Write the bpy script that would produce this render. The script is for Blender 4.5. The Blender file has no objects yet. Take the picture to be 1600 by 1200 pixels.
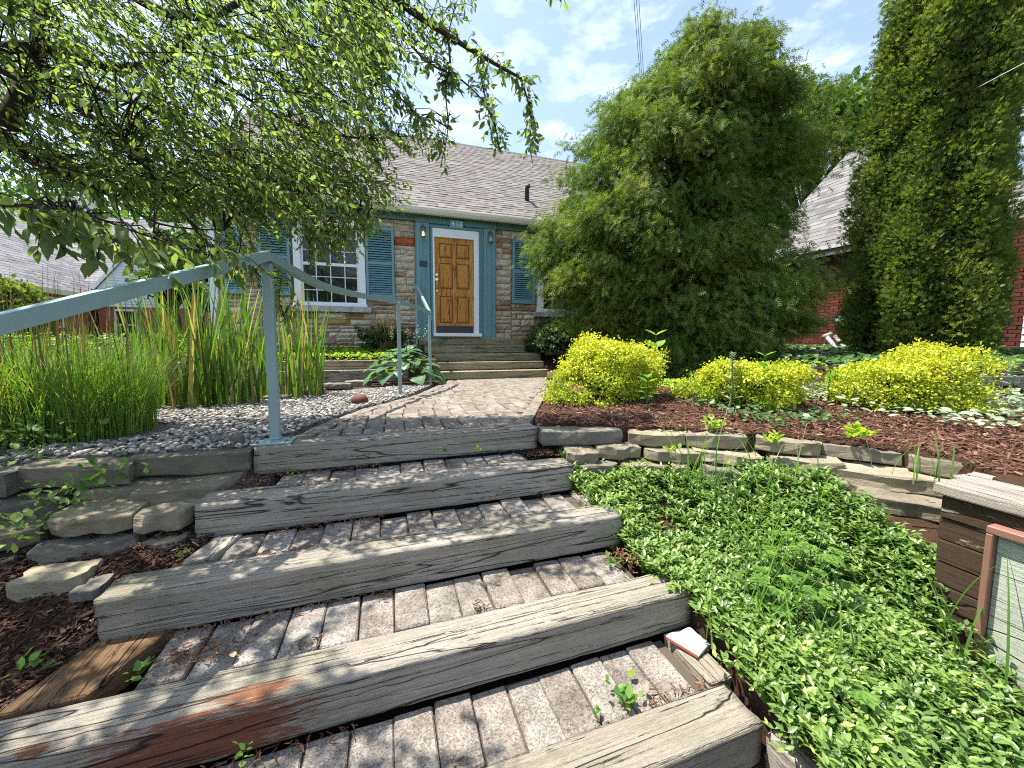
import bpy, bmesh, math, random
import numpy as np
from mathutils import Vector, Matrix
R = math.radians
DENOISE = False
random.seed(7); rng = np.random.default_rng(7)
SC = bpy.context.scene; COL = SC.collection

# ------------------------------------------------------------------ camera, sky, sun, exposure
YAW, PITCH, ROLL, FPX, SHY = 0.320027334, 0.0881408058, 0.00381557545, 600.36, -16.27
_fw = Vector((math.sin(YAW)*math.cos(PITCH), math.cos(YAW)*math.cos(PITCH), -math.sin(PITCH)))
_rt = Vector((math.cos(YAW), -math.sin(YAW), 0)); _up = _rt.cross(_fw)
_r = _rt*math.cos(ROLL)+_up*math.sin(ROLL); _u = -_rt*math.sin(ROLL)+_up*math.cos(ROLL)
cam = bpy.data.cameras.new('camera'); camo = bpy.data.objects.new('camera', cam); COL.objects.link(camo)
camo.matrix_world = Matrix(((_r.x,_u.x,-_fw.x,0),(_r.y,_u.y,-_fw.y,0),(_r.z,_u.z,-_fw.z,0),(0,0,0,1)))
cam.sensor_width = 36; cam.lens = 36*FPX/1600; cam.clip_start = .05; cam.clip_end = 2000
cam.shift_y = SHY/1600
SC.camera = camo
SUN_EL, SUN_AZ = R(68), R(-58)          # azimuth from +Y (towards the house), negative = to the left
SV = Vector((math.sin(SUN_AZ)*math.cos(SUN_EL), math.cos(SUN_AZ)*math.cos(SUN_EL), math.sin(SUN_EL)))
W = bpy.data.worlds.new('World'); SC.world = W; W.use_nodes = True
SKY_STRENGTH = .12
def build_world():
    nt = W.node_tree; n = nt.nodes; l = nt.links; bg = n['Background']
    sk = n.new('ShaderNodeTexSky'); sk.sky_type = 'NISHITA'; sk.sun_disc = False
    sk.sun_elevation = SUN_EL; sk.sun_rotation = SUN_AZ; sk.air_density = 1.1; sk.dust_density = 1.4; sk.ozone_density = 1.2
    tc = n.new('ShaderNodeTexCoord'); mp = n.new('ShaderNodeMapping'); mp.inputs['Scale'].default_value = (1, 1, 2.2)
    l.new(tc.outputs['Generated'], mp.inputs['Vector'])
    no = n.new('ShaderNodeTexNoise'); no.inputs['Scale'].default_value = 8.5; no.inputs['Detail'].default_value = 7; no.inputs['Roughness'].default_value = .62; no.inputs['Distortion'].default_value = .1
    l.new(mp.outputs[0], no.inputs['Vector'])
    rp = n.new('ShaderNodeValToRGB'); rp.color_ramp.elements[0].position = .47; rp.color_ramp.elements[1].position = .80
    rp.color_ramp.elements[0].color = (.05,.05,.05,1); rp.color_ramp.elements[1].color = (.62,.62,.62,1)
    l.new(no.outputs[0], rp.inputs[0])
    mx = n.new('ShaderNodeMix'); mx.data_type = 'RGBA'
    l.new(rp.outputs[0], mx.inputs[0]); l.new(sk.outputs[0], mx.inputs[6]); mx.inputs[7].default_value = (6.0, 6.3, 6.6, 1)
    l.new(mx.outputs[2], bg.inputs[0]); bg.inputs[1].default_value = SKY_STRENGTH
build_world()
sun = bpy.data.lights.new('sun', 'SUN'); sun.energy = 4.5; sun.angle = R(.53); sun.color = (1, .95, .86)
suno = bpy.data.objects.new('sun', sun); COL.objects.link(suno); suno.rotation_euler = SV.to_track_quat('Z', 'Y').to_euler()
SC.view_settings.view_transform = 'Standard'; SC.view_settings.look = 'None'; SC.view_settings.exposure = 1.38; SC.view_settings.gamma = 1
SC.view_settings.use_curve_mapping = False
SC.cycles.max_bounces = 8; SC.cycles.transparent_max_bounces = 8
SC.cycles.use_denoising = DENOISE; SC.cycles.filter_width = 1.1

# ------------------------------------------------------------------ helpers
def at(u, v, d):                     # point seen at photo pixel (u, v), d metres along the viewing axis
    p = (_fw + _r*((u-800)/FPX) - _u*((v-600-SHY)/FPX))*d
    return np.array((p.x, p.y, p.z))
_RM = np.array([list(_r), list(_u), list(_fw)])
def project(P):
    q = P @ _RM.T; d = np.maximum(q[:,2], 1e-6)
    return 800+FPX*q[:,0]/d, 600+SHY-FPX*q[:,1]/d, q[:,2]
def tag(o, label=None, cat=None, group=None, kind=None):
    if label: o['label'] = label
    if cat: o['category'] = cat
    if group: o['group'] = group
    if kind: o['kind'] = kind
    return o
def empty(name, loc=(0,0,0), label=None, cat=None, group=None, rz=0):
    o = bpy.data.objects.new(name, None); COL.objects.link(o); o.location = loc; o.rotation_euler = (0,0,rz); o.empty_display_size = .1
    return tag(o, label, cat, group)
def rootloc(p):
    v = Vector((0,0,0))
    while p is not None: v = v+p.location; p = p.parent
    return v
def link(name, me, mat=None, parent=None, world=True, smooth=False):
    if mat is not None and len(me.materials) == 0: me.materials.append(mat)
    if smooth: me.polygons.foreach_set('use_smooth', [True]*len(me.polygons))
    o = bpy.data.objects.new(name, me); COL.objects.link(o)
    if parent is not None:
        o.parent = parent
        if world:
            v = rootloc(parent)
            if v.length: me.transform(Matrix.Translation(-v))
    return o
class MB:
    def __init__(s): s.v = []; s.f = []
    def add(s, vs, fs):
        b = len(s.v); s.v.extend([tuple(map(float, q)) for q in vs]); s.f.extend([tuple(b+i for i in f) for f in fs]); return s
    def box(s, x0, x1, y0, y1, z0, z1, bev=0):
        if bev <= 0:
            vs = [(x,y,z) for z in (z0,z1) for y in (y0,y1) for x in (x0,x1)]
            return s.add(vs, [(0,2,3,1),(4,5,7,6),(0,1,5,4),(1,3,7,5),(3,2,6,7),(2,0,4,6)])
        b = bev; bm = bmesh.new(); bmesh.ops.create_cube(bm, size=1)
        for q in bm.verts: q.co = Vector(((x0+x1)/2+q.co.x*(x1-x0), (y0+y1)/2+q.co.y*(y1-y0), (z0+z1)/2+q.co.z*(z1-z0)))
        bmesh.ops.bevel(bm, geom=bm.edges[:], offset=b, segments=1, affect='EDGES', profile=.5)
        bm.verts.index_update(); s.add([q.co for q in bm.verts], [[q.index for q in f.verts] for f in bm.faces]); bm.free(); return s
    def tube(s, pts, rad, n=8, cap=True):
        pts = [Vector(p) for p in pts]; m = len(pts)
        rad = rad if hasattr(rad, '__len__') else [rad]*m
        t0 = (pts[1]-pts[0]).normalized(); a = t0.orthogonal().normalized(); rings = []
        for i, p in enumerate(pts):
            t = (pts[min(i+1,m-1)]-pts[max(i-1,0)]).normalized(); a = (a-t*a.dot(t)).normalized(); b = t.cross(a)
            rings.append([p+(a*math.cos(2*math.pi*k/n)+b*math.sin(2*math.pi*k/n))*rad[i] for k in range(n)])
        vs = [q for r_ in rings for q in r_]; fs = [(i*n+k, i*n+(k+1)%n, (i+1)*n+(k+1)%n, (i+1)*n+k) for i in range(m-1) for k in range(n)]
        if cap: fs += [tuple(range(n))[::-1], tuple((m-1)*n+k for k in range(n))]
        return s.add(vs, fs)
    def bar(s, pts, w, h, up=(0,0,1)):       # rectangular section swept along a path
        pts = [Vector(p) for p in pts]; m = len(pts); vs = []
        for i, p in enumerate(pts):
            t = (pts[min(i+1,m-1)]-pts[max(i-1,0)]).normalized()
            sd = t.cross(Vector(up)).normalized(); u_ = sd.cross(t)
            for a, b in ((-1,-1),(1,-1),(1,1),(-1,1)): vs.append(p+sd*(a*w/2)+u_*(b*h/2))
        fs = [(i*4+k, i*4+(k+1)%4, (i+1)*4+(k+1)%4, (i+1)*4+k) for i in range(m-1) for k in range(4)]+[(3,2,1,0), tuple((m-1)*4+k for k in range(4))]
        return s.add(vs, fs)
    def prism(s, poly, z0, z1):              # poly in xy
        n = len(poly); vs = [(x,y,z0) for x,y in poly]+[(x,y,z1) for x,y in poly]
        return s.add(vs, [tuple(range(n))[::-1], tuple(range(n,2*n))]+[(i,(i+1)%n,n+(i+1)%n,n+i) for i in range(n)])
    def mesh(s, name):
        me = bpy.data.meshes.new(name); me.from_pydata(s.v, [], s.f); me.update()
        bm = bmesh.new(); bm.from_mesh(me); bmesh.ops.recalc_face_normals(bm, faces=bm.faces[:]); bm.to_mesh(me); bm.free()
        return me
    def obj(s, name, mat, parent=None, smooth=False): return link(name, s.mesh(name), mat, parent, True, smooth)
def np_mesh(name, V, F, rnd=None, smooth=False):
    V = np.asarray(V, np.float32); F = np.asarray(F, np.int32); k = F.shape[1]
    me = bpy.data.meshes.new(name); me.vertices.add(len(V)); me.vertices.foreach_set('co', V.ravel())
    me.loops.add(F.size); me.loops.foreach_set('vertex_index', F.ravel())
    me.polygons.add(len(F)); me.polygons.foreach_set('loop_start', np.arange(0, F.size, k, dtype=np.int32))
    me.polygons.foreach_set('use_smooth', np.full(len(F), smooth))
    if rnd is not None:
        a = me.attributes.new('rnd', 'FLOAT', 'POINT'); a.data.foreach_set('value', np.asarray(rnd, np.float32))
    me.update(calc_edges=True); return me
def unit(a): return a/np.maximum(np.linalg.norm(a, axis=-1, keepdims=True), 1e-9)
def scatter(T, TF, P, X, N, S, rnd=None):
    """copies of template T (verts: x along, y across, z normal) at P with direction X, normal N, size S -> V, F, per-vertex random"""
    P = np.asarray(P,float); X = unit(np.asarray(X,float)); N = np.asarray(N,float); n = len(P)
    Y = unit(np.cross(N, X)); Z = np.cross(X, Y); S = np.asarray(S,float)
    S = S[:,None,None] if S.ndim == 1 else S[:,None,:]
    t = T[None]*S
    V = P[:,None]+t[...,0:1]*X[:,None]+t[...,1:2]*Y[:,None]+t[...,2:3]*Z[:,None]
    F = (np.arange(n)[:,None,None]*len(T)+np.asarray(TF)[None]).reshape(-1, np.asarray(TF).shape[1])
    r = np.repeat(rng.random(n) if rnd is None else rnd, len(T))
    return V.reshape(-1,3), F, r
def merge(parts):
    V=[];F=[];Rn=[];b=0
    for v,f,r in parts: V.append(v);F.append(f+b);Rn.append(r);b+=len(v)
    return np.concatenate(V), np.concatenate(F), np.concatenate(Rn)
class Noise:                                     # cheap smooth noise for shapes
    def __init__(s, scale, k=9, seed=0):
        g = np.random.default_rng(seed); s.w = unit(g.normal(size=(k,3)))*g.uniform(.5,1.7,(k,1))*scale; s.p = g.uniform(0,6.28,k); s.k = k
    def __call__(s, P): return np.sin(np.asarray(P) @ s.w.T+s.p).sum(-1)/math.sqrt(s.k)
LEAF = np.array([(0,0,0),(.3,.24,.05),(.62,.21,.04),(1,0,-.06),(.62,-.21,.04),(.3,-.24,.05),(.5,0,-.02)])
LEAF_F = [(0,6,1,1),(1,6,2,2),(2,6,3,3),(3,6,4,4),(4,6,5,5),(5,6,0,0)]
LEAF_F3 = [(0,6,1),(1,6,2),(2,6,3),(3,6,4),(4,6,5),(5,6,0)]
RLEAF = np.array([(0,0,0),(.35,.36,.06),(.8,.32,.05),(1,0,0),(.8,-.32,.05),(.35,-.36,.06)]); RLEAF_F = [(0,3,2,1),(0,5,4,3)]

# ------------------------------------------------------------------ materials
def new_mat(name):
    m = bpy.data.materials.new(name); m.use_nodes = True; nt = m.node_tree; return m, nt.nodes, nt.links, nt.nodes['Principled BSDF']
def ramp(n, stops):
    r = n.new('ShaderNodeValToRGB'); e = r.color_ramp.elements
    while len(e) < len(stops): e.new(.5)
    for i,(p,c) in enumerate(stops): e[i].position = p; e[i].color = (*c, 1)
    return r
def mth(n, l, op, a, b=None, c=None):
    m = n.new('ShaderNodeMath'); m.operation = op
    for i, q in enumerate((a,b,c)):
        if q is None: continue
        if isinstance(q,(int,float)): m.inputs[i].default_value = q
        else: l.new(q, m.inputs[i])
    return m.outputs[0]
def mixc(n, l, f, a, b, mode='MIX'):
    m = n.new('ShaderNodeMix'); m.data_type = 'RGBA'; m.blend_type = mode
    for i, q in ((0,f),(6,a),(7,b)):
        if isinstance(q,(int,float)): m.inputs[i].default_value = q
        elif isinstance(q,tuple): m.inputs[i].default_value = (*q,1)
        else: l.new(q, m.inputs[i])
    return m.outputs[2]
def noise(n, l, vec, scale, detail=4, rough=.6, mscale=None, off=None, dist=0):
    if mscale is not None or off is not None:
        mp = n.new('ShaderNodeMapping'); l.new(vec, mp.inputs[0])
        if mscale is not None: mp.inputs['Scale'].default_value = mscale
        if off is not None: l.new(off, mp.inputs['Location'])
        vec = mp.outputs[0]
    t = n.new('ShaderNodeTexNoise'); l.new(vec, t.inputs['Vector']); t.inputs['Scale'].default_value = scale
    t.inputs['Detail'].default_value = detail; t.inputs['Roughness'].default_value = rough; t.inputs['Distortion'].default_value = dist
    return t.outputs[0]
def coords(n, l, kind='Object', randoff=True):
    tc = n.new('ShaderNodeTexCoord'); v = tc.outputs[kind]
    oi = n.new('ShaderNodeObjectInfo')
    if randoff:
        a = n.new('ShaderNodeVectorMath'); a.operation = 'ADD'; s = n.new('ShaderNodeVectorMath'); s.operation = 'SCALE'
        cx = n.new('ShaderNodeCombineXYZ'); [l.new(oi.outputs['Random'], cx.inputs[i]) for i in range(3)]
        l.new(cx.outputs[0], s.inputs[0]); s.inputs['Scale'].default_value = 37.
        l.new(v, a.inputs[0]); l.new(s.outputs[0], a.inputs[1]); v = a.outputs[0]
    return v, oi.outputs['Random'], tc.outputs[kind]
def bump(n, l, bs, h, strength=.4, dist=.01):
    b = n.new('ShaderNodeBump'); l.new(h, b.inputs['Height']); b.inputs['Strength'].default_value = strength; b.inputs['Distance'].default_value = dist
    l.new(b.outputs[0], bs.inputs['Normal']); return b
def mat_plain(name, col, rough=.6, spec=.4, metal=0, var=.15, scale=8, bmp=.15, dirt=None):
    m,n,l,bs = new_mat(name); v,r,_ = coords(n,l)
    f = noise(n,l,v,scale,6,.65)
    c = mixc(n,l,f,tuple(x*(1-var) for x in col),tuple(min(1,x*(1+var)) for x in col))
    if dirt:
        f2 = noise(n,l,v,scale*.6,8,.75); d = ramp(n,[(dirt[1],(0,0,0)),(dirt[1]+.08,(1,1,1))]); l.new(f2,d.inputs[0])
        c = mixc(n,l,d.outputs[0],c,dirt[0])
    l.new(c,bs.inputs['Base Color']); bs.inputs['Roughness'].default_value = rough; bs.inputs['Specular IOR Level'].default_value = spec; bs.inputs['Metallic'].default_value = metal
    if bmp: bump(n,l,bs,noise(n,l,v,scale*6,5,.6),bmp,.004)
    return m
def mat_foliage(name, stops, trans=.4, rough=.45, attr='rnd', tcol=None, spec=.4, world_var=None):
    m,n,l,bs = new_mat(name)
    if attr == 'rnd':
        a = n.new('ShaderNodeAttribute'); a.attribute_name = 'rnd'; f = a.outputs['Fac']
    else:
        oi = n.new('ShaderNodeObjectInfo'); f = oi.outputs['Random']
    rp = ramp(n, stops); l.new(f, rp.inputs[0]); c = rp.outputs[0]
    if world_var:
        g = n.new('ShaderNodeNewGeometry'); nz = noise(n,l,g.outputs['Position'],world_var[0],3,.6)
        r2 = ramp(n,[(.38,(0,0,0)),(.62,(1,1,1))]); l.new(nz,r2.inputs[0])
        c = mixc(n,l,r2.outputs[0],c,world_var[1],'MULTIPLY')
    l.new(c, bs.inputs['Base Color']); bs.inputs['Roughness'].default_value = rough; bs.inputs['Specular IOR Level'].default_value = spec
    tr = n.new('ShaderNodeBsdfTranslucent')
    tm = mixc(n,l,1.0,c,tcol or (1.5,1.6,.55),'MULTIPLY'); l.new(tm, tr.inputs[0])
    ms = n.new('ShaderNodeMixShader'); ms.inputs[0].default_value = trans
    l.new(bs.outputs[0], ms.inputs[1]); l.new(tr.outputs[0], ms.inputs[2])
    l.new(ms.outputs[0], n['Material Output'].inputs[0]); return m
def mat_timber(name, light=(.40,.36,.305), dark=(.14,.115,.09), green=.38, stain=None, paint=None, axis=0, warm=0):
    m,n,l,bs = new_mat(name); v,r,raw = coords(n,l)
    def sc(a,b): return (a,b,b) if axis == 0 else ((b,a,b) if axis == 1 else (b,b,a))
    big = noise(n,l,v,1.,4,.6,sc(1.3,5))
    grain = noise(n,l,v,1.,7,.72,sc(2.6,120),None,.5)
    fine = noise(n,l,v,1.,5,.8,sc(7,420))
    h = mth(n,l,'ADD',mth(n,l,'MULTIPLY',grain,.62),mth(n,l,'MULTIPLY',fine,.38))
    rp = ramp(n,[(.29,dark),(.41,tuple((a*.55+b*.45) for a,b in zip(light,dark))),(.53,light),(.70,tuple(min(1,x*1.3) for x in light))]); l.new(h,rp.inputs[0]); c = rp.outputs[0]
    c = mixc(n,l,mth(n,l,'MULTIPLY',mth(n,l,'SUBTRACT',big,.3),.9),c,(.58,.49,.38),'MULTIPLY')
    # fine dark drying checks running with the grain, and a few long wide ones
    cn = noise(n,l,v,1.,4,.55,sc(.5,46),None,.25)
    cr = mth(n,l,'ABSOLUTE',mth(n,l,'SUBTRACT',cn,.5)); crk = ramp(n,[(.0,(.9,.9,.9)),(.004,(.9,.9,.9)),(.012,(0,0,0))]); l.new(cr,crk.inputs[0])
    gate = ramp(n,[(.46,(0,0,0)),(.52,(1,1,1))]); l.new(noise(n,l,v,1.,4,.6,sc(1.7,30)),gate.inputs[0])
    cn2 = noise(n,l,v,1.,2,.4,sc(.55,9),None,.2)
    crk2 = ramp(n,[(.0,(1,1,1)),(.0022,(1,1,1)),(.0045,(0,0,0))]); l.new(mth(n,l,'ABSOLUTE',mth(n,l,'SUBTRACT',cn2,.52)),crk2.inputs[0])
    crack = mth(n,l,'MAXIMUM',mth(n,l,'MULTIPLY',crk.outputs[0],gate.outputs[0]),crk2.outputs[0])
    if green:
        g = ramp(n,[(.43,(0,0,0)),(.70,(green,)*3)]); l.new(noise(n,l,v,2.4,6,.65),g.inputs[0]); c = mixc(n,l,g.outputs[0],c,(.16,.165,.085))
    # knots
    vo = n.new('ShaderNodeTexVoronoi'); mp = n.new('ShaderNodeMapping'); l.new(v,mp.inputs[0]); mp.inputs['Scale'].default_value = sc(2.2,5.5); l.new(mp.outputs[0],vo.inputs['Vector']); vo.inputs['Scale'].default_value = 1
    k = ramp(n,[(.03,(1,1,1)),(.07,(0,0,0))]); l.new(vo.outputs['Distance'],k.inputs[0]); c = mixc(n,l,mth(n,l,'MULTIPLY',k.outputs[0],.75),c,(.10,.07,.045))
    if stain:
        for (ctr,rad,col) in stain:
            s = n.new('ShaderNodeMapping'); s.vector_type = 'TEXTURE'; l.new(raw,s.inputs[0]); s.inputs['Location'].default_value = ctr; s.inputs['Scale'].default_value = rad
            ln = n.new('ShaderNodeVectorMath'); ln.operation = 'LENGTH'; l.new(s.outputs[0],ln.inputs[0])
            q = mth(n,l,'ADD',ln.outputs['Value'],mth(n,l,'MULTIPLY',mth(n,l,'SUBTRACT',noise(n,l,raw,1.,7,.78,sc(7,80)),.5),3.4))
            sr = ramp(n,[(.72,(.85,.85,.85)),(1.05,(0,0,0))]); l.new(q,sr.inputs[0])
            c = mixc(n,l,sr.outputs[0],c,mixc(n,l,h,tuple(x*.45 for x in col),col))
    if paint:
        pf = ramp(n,[(paint[1],(1,1,1)),(paint[1]+.035,(0,0,0))]); l.new(noise(n,l,v,1.,7,.7,sc(4,14)),pf.inputs[0]); c = mixc(n,l,pf.outputs[0],c,paint[0])
    c = mixc(n,l,mth(n,l,'MULTIPLY',crack,.93),c,(.012,.009,.007))
    l.new(c,bs.inputs['Base Color']); bs.inputs['Roughness'].default_value = .86; bs.inputs['Specular IOR Level'].default_value = .22
    hh = mth(n,l,'SUBTRACT',h,mth(n,l,'MULTIPLY',crack,1.3)); bump(n,l,bs,hh,1.,.012); return m
def mat_concrete(name, a, b, speck=True, tone=.35):
    m,n,l,bs = new_mat(name); v,r,_ = coords(n,l)
    f = noise(n,l,v,14,8,.7); c = mixc(n,l,f,a,b)
    c = mixc(n,l,mth(n,l,'MULTIPLY',r,tone),c,(.50,.40,.33),'MULTIPLY')
    big = ramp(n,[(.35,(.62,.6,.57)),(.62,(1.1,1.1,1.1))]); l.new(noise(n,l,v,7,4,.6),big.inputs[0]); c = mixc(n,l,1.,c,big.outputs[0],'MULTIPLY')
    vo = n.new('ShaderNodeTexVoronoi'); l.new(v,vo.inputs['Vector']); vo.inputs['Scale'].default_value = 210
    if speck:
        q = n.new('ShaderNodeSeparateColor'); l.new(vo.outputs['Color'],q.inputs[0])
        d = ramp(n,[(.0,(.42,.41,.40)),(.16,(.72,.70,.68)),(.5,(1,1,1)),(.93,(1.3,1.28,1.25))]); d.color_ramp.interpolation = 'CONSTANT'; l.new(q.outputs[0],d.inputs[0])
        c = mixc(n,l,.85,c,d.outputs[0],'MULTIPLY')
    l.new(c,bs.inputs['Base Color']); bs.inputs['Roughness'].default_value = .93; bs.inputs['Specular IOR Level'].default_value = .15
    bump(n,l,bs,mth(n,l,'ADD',mth(n,l,'MULTIPLY',vo.outputs['Distance'],.5),noise(n,l,v,90,6,.7)),.7,.004); return m
def mat_stone(name, cols, scale=6, layered=False, bst=.8):
    m,n,l,bs = new_mat(name); v,r,_ = coords(n,l)
    rp = ramp(n,[(i/len(cols),c) for i,c in enumerate(cols)]); rp.color_ramp.interpolation = 'CONSTANT' if len(cols) > 4 else 'LINEAR'; l.new(r,rp.inputs[0])
    f = noise(n,l,v,scale,8,.7,(1,1,3) if layered else None); d = ramp(n,[(.25,(.5,.48,.44)),(.5,(.95,.95,.95)),(.75,(1.25,1.22,1.15))]); l.new(f,d.inputs[0])
    c = mixc(n,l,1.,rp.outputs[0],d.outputs[0],'MULTIPLY')
    g = ramp(n,[(.55,(0,0,0)),(.75,(.55,.55,.55))]); l.new(noise(n,l,v,scale*1.7,6,.7),g.inputs[0]); c = mixc(n,l,g.outputs[0],c,(.13,.125,.085))
    l.new(c,bs.inputs['Base Color']); bs.inputs['Roughness'].default_value = .9; bs.inputs['Specular IOR Level'].default_value = .2
    bump(n,l,bs,mth(n,l,'ADD',noise(n,l,v,scale*5,8,.75,(1,1,3) if layered else None),mth(n,l,'MULTIPLY',f,.8)),bst,.015); return m
def mat_rnd(name, stops, rough=.9, spec=.2, bmp=0, scale=60):
    m,n,l,bs = new_mat(name); a = n.new('ShaderNodeAttribute'); a.attribute_name = 'rnd'; rp = ramp(n,stops); l.new(a.outputs['Fac'],rp.inputs[0])
    g = n.new('ShaderNodeNewGeometry'); f = noise(n,l,g.outputs['Position'],scale,5,.65); d = ramp(n,[(.3,(.7,.7,.7)),(.7,(1.15,1.15,1.15))]); l.new(f,d.inputs[0])
    c = mixc(n,l,1.,rp.outputs[0],d.outputs[0],'MULTIPLY'); l.new(c,bs.inputs['Base Color']); bs.inputs['Roughness'].default_value = rough; bs.inputs['Specular IOR Level'].default_value = spec
    if bmp: bump(n,l,bs,f,bmp,.006)
    return m
def mat_brick(name, axis='x', c1=(.30,.085,.05), c2=(.22,.06,.04)):
    m,n,l,bs = new_mat(name); tc = n.new('ShaderNodeTexCoord'); sp = n.new('ShaderNodeSeparateXYZ'); l.new(tc.outputs['Object'],sp.inputs[0])
    cb = n.new('ShaderNodeCombineXYZ'); l.new(sp.outputs[0 if axis == 'x' else 1],cb.inputs[0]); l.new(sp.outputs[2],cb.inputs[1])
    b = n.new('ShaderNodeTexBrick'); l.new(cb.outputs[0],b.inputs[0]); b.inputs['Scale'].default_value = 1; b.inputs['Brick Width'].default_value = .21; b.inputs['Row Height'].default_value = .075
    b.inputs['Mortar Size'].default_value = .006; b.inputs['Color1'].default_value = (*c1,1); b.inputs['Color2'].default_value = (*c2,1); b.inputs['Mortar'].default_value = (.30,.2,.16,1)
    l.new(b.outputs[0],bs.inputs['Base Color']); bs.inputs['Roughness'].default_value = .9; bump(n,l,bs,mth(n,l,'SUBTRACT',1.,b.outputs['Fac']),.5,.006); return m

M = {}
M['timber'] = mat_timber('weathered timber')
M['timber_stained'] = mat_timber('weathered timber with rust red stain', stain=[((-.40,0,.065),(.27,.05,.10),(.24,.062,.024)),((-.29,.035,.145),(.12,.03,.02),(.30,.11,.045)),((-.74,.02,.145),(.035,.02,.03),(.22,.09,.035))])
M['timber_orange'] = mat_timber('weathered timber with bare orange back edge', stain=[((.52,.14,.145),(.32,.035,.03),(.42,.16,.05))])
M['timber_green'] = mat_timber('algae stained timber', green=.8)
M['timber_y'] = mat_timber('weathered timber lengthways', axis=1)
M['board_wet'] = mat_timber('damp brown board', light=(.19,.115,.058), dark=(.05,.027,.015), green=.15, axis=1)
M['step_wood'] = mat_timber('olive brown step timber', light=(.38,.32,.21), dark=(.12,.10,.06), green=.6)
M['plank_brown'] = mat_timber('peeling brown painted plank', light=(.40,.37,.30), dark=(.14,.12,.09), green=.1, paint=((.055,.036,.022),.60), axis=1)
M['plank_bare'] = mat_timber('silvered plank', light=(.38,.35,.31), dark=(.17,.15,.12), green=0, axis=1)
M['sign_board'] = mat_timber('pale painted sign board', light=(.46,.50,.42), dark=(.24,.26,.2), green=.2, axis=1)
M['sign_frame'] = mat_plain('brown sign frame', (.22,.11,.075), .6, var=.25)
M['sign_letter'] = mat_plain('dark brown letter paint', (.035,.024,.018), .7)
M['paver'] = mat_concrete('grey aggregate paver', (.215,.198,.178), (.345,.318,.284))
M['paver_tan'] = mat_concrete('tan walkway paver', (.215,.192,.165), (.315,.285,.245), True, .25)
M['flag'] = mat_stone('dark wall flagstone', [(.15,.135,.10),(.19,.17,.125),(.23,.20,.14),(.165,.155,.13)], 7, True)
M['flag_warm'] = mat_stone('warm wall flagstone', [(.29,.25,.165),(.21,.185,.135),(.37,.315,.215),(.19,.175,.145)], 7, True)
M['ashlar'] = mat_stone('rock faced ashlar', [(.58,.49,.37),(.50,.42,.32),(.64,.55,.43),(.37,.25,.165),(.58,.50,.39),(.45,.34,.24),(.54,.47,.38),(.33,.22,.155),(.62,.52,.39),(.42,.34,.26)], 9)
M['ashlar_red'] = mat_stone('red sandstone', [(.42,.11,.05),(.42,.11,.05)], 12)
M['ashlar_ochre'] = mat_stone('ochre sandstone', [(.42,.26,.12),(.42,.26,.12)], 9)
M['mortar'] = mat_plain('mortar', (.34,.30,.25), .95, .1)
M['teal'] = mat_plain('teal paint', (.14,.29,.315), .5, .4, var=.1, scale=4, bmp=.05)
M['teal_trim'] = mat_plain('darker teal trim paint', (.095,.215,.225), .55, .4, var=.1, scale=4, bmp=.05)
M['rail'] = mat_plain('chipped pale teal rail paint', (.215,.315,.305), .42, .5, var=.12, scale=5, bmp=.08, dirt=((.15,.10,.055),.635))
M['white'] = mat_plain('white paint', (.74,.76,.78), .5, .4, var=.05)
M['cream'] = mat_plain('cream gutter paint', (.62,.60,.50), .45, .4, var=.07)
M['sill'] = mat_concrete('limestone sill', (.36,.36,.35), (.50,.50,.48), False, .1)
M['door'] = mat_timber('golden varnished oak', light=(.60,.285,.06), dark=(.34,.13,.026), green=0, axis=2)
M['door_groove'] = mat_plain('dark panel moulding', (.12,.04,.012), .6)
M['dark_metal'] = mat_plain('dark metal', (.03,.035,.045), .5, .5, .3)
M['slate_blue'] = mat_plain('dark blue plaque', (.03,.04,.075), .6)
M['brass'] = mat_plain('brass', (.72,.55,.28), .28, .5, 1.)
M['pewter'] = mat_plain('weathered pewter', (.12,.13,.12), .5, .5, .6)
M['black'] = mat_plain('black', (.012,.012,.012), .8)
M['pvc'] = mat_plain('grey white pvc', (.26,.26,.25), .5)
M['shingle'] = mat_rnd('brown grey asphalt shingle', [(0,(.165,.15,.138)),(.4,(.205,.188,.176)),(.75,(.25,.232,.217)),(1,(.18,.158,.143))], .95, .15, .4, 120)
M['shingle_grey'] = mat_rnd('pale grey asphalt shingle', [(0,(.15,.147,.155)),(.5,(.205,.20,.208)),(1,(.27,.262,.268))], .95, .15, .3, 80)
M['shingle_dark'] = mat_rnd('worn dark grey shingle', [(0,(.10,.098,.095)),(.5,(.16,.155,.15)),(1,(.215,.205,.195))], .95, .15, .3, 60)
M['roof_base'] = mat_plain('roof felt', (.1,.09,.085), .95)
M['brick_x'] = mat_brick('orange red brick', 'x', (.40,.11,.06), (.32,.085,.05)); M['brick_y'] = mat_brick('orange red brick side', 'y', (.40,.11,.06), (.32,.085,.05))
M['brick_red_shaded'] = mat_stone('shade darkened red brick', [(.15,.034,.026),(.115,.026,.02),(.175,.045,.032),(.10,.028,.024)], 30, bst=.3)  # red lowered so the colour carries the cedar's shade on this wall
M['siding'] = mat_plain('white lap siding', (.70,.72,.73), .5, var=.04)
M['bark'] = mat_plain('dark grey bark', (.055,.045,.036), .95, .1, var=.5, scale=25, bmp=.9)
M['twig'] = mat_plain('twig bark', (.035,.028,.021), .95, .1)
M['cedar_bark'] = mat_plain('brown fibrous bark', (.13,.085,.055), .95, .1, var=.4, scale=20, bmp=.8)
M['soil'] = mat_plain('soil', (.05,.035,.025), 1, .1)
M['sand'] = mat_plain('gritty joint sand', (.085,.07,.055), 1, .1)
M['paper'] = mat_plain('crumpled wrapper', (.46,.50,.50), .45, .4, var=.3, scale=30, bmp=.4, dirt=((.35,.33,.28),.62))
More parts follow.
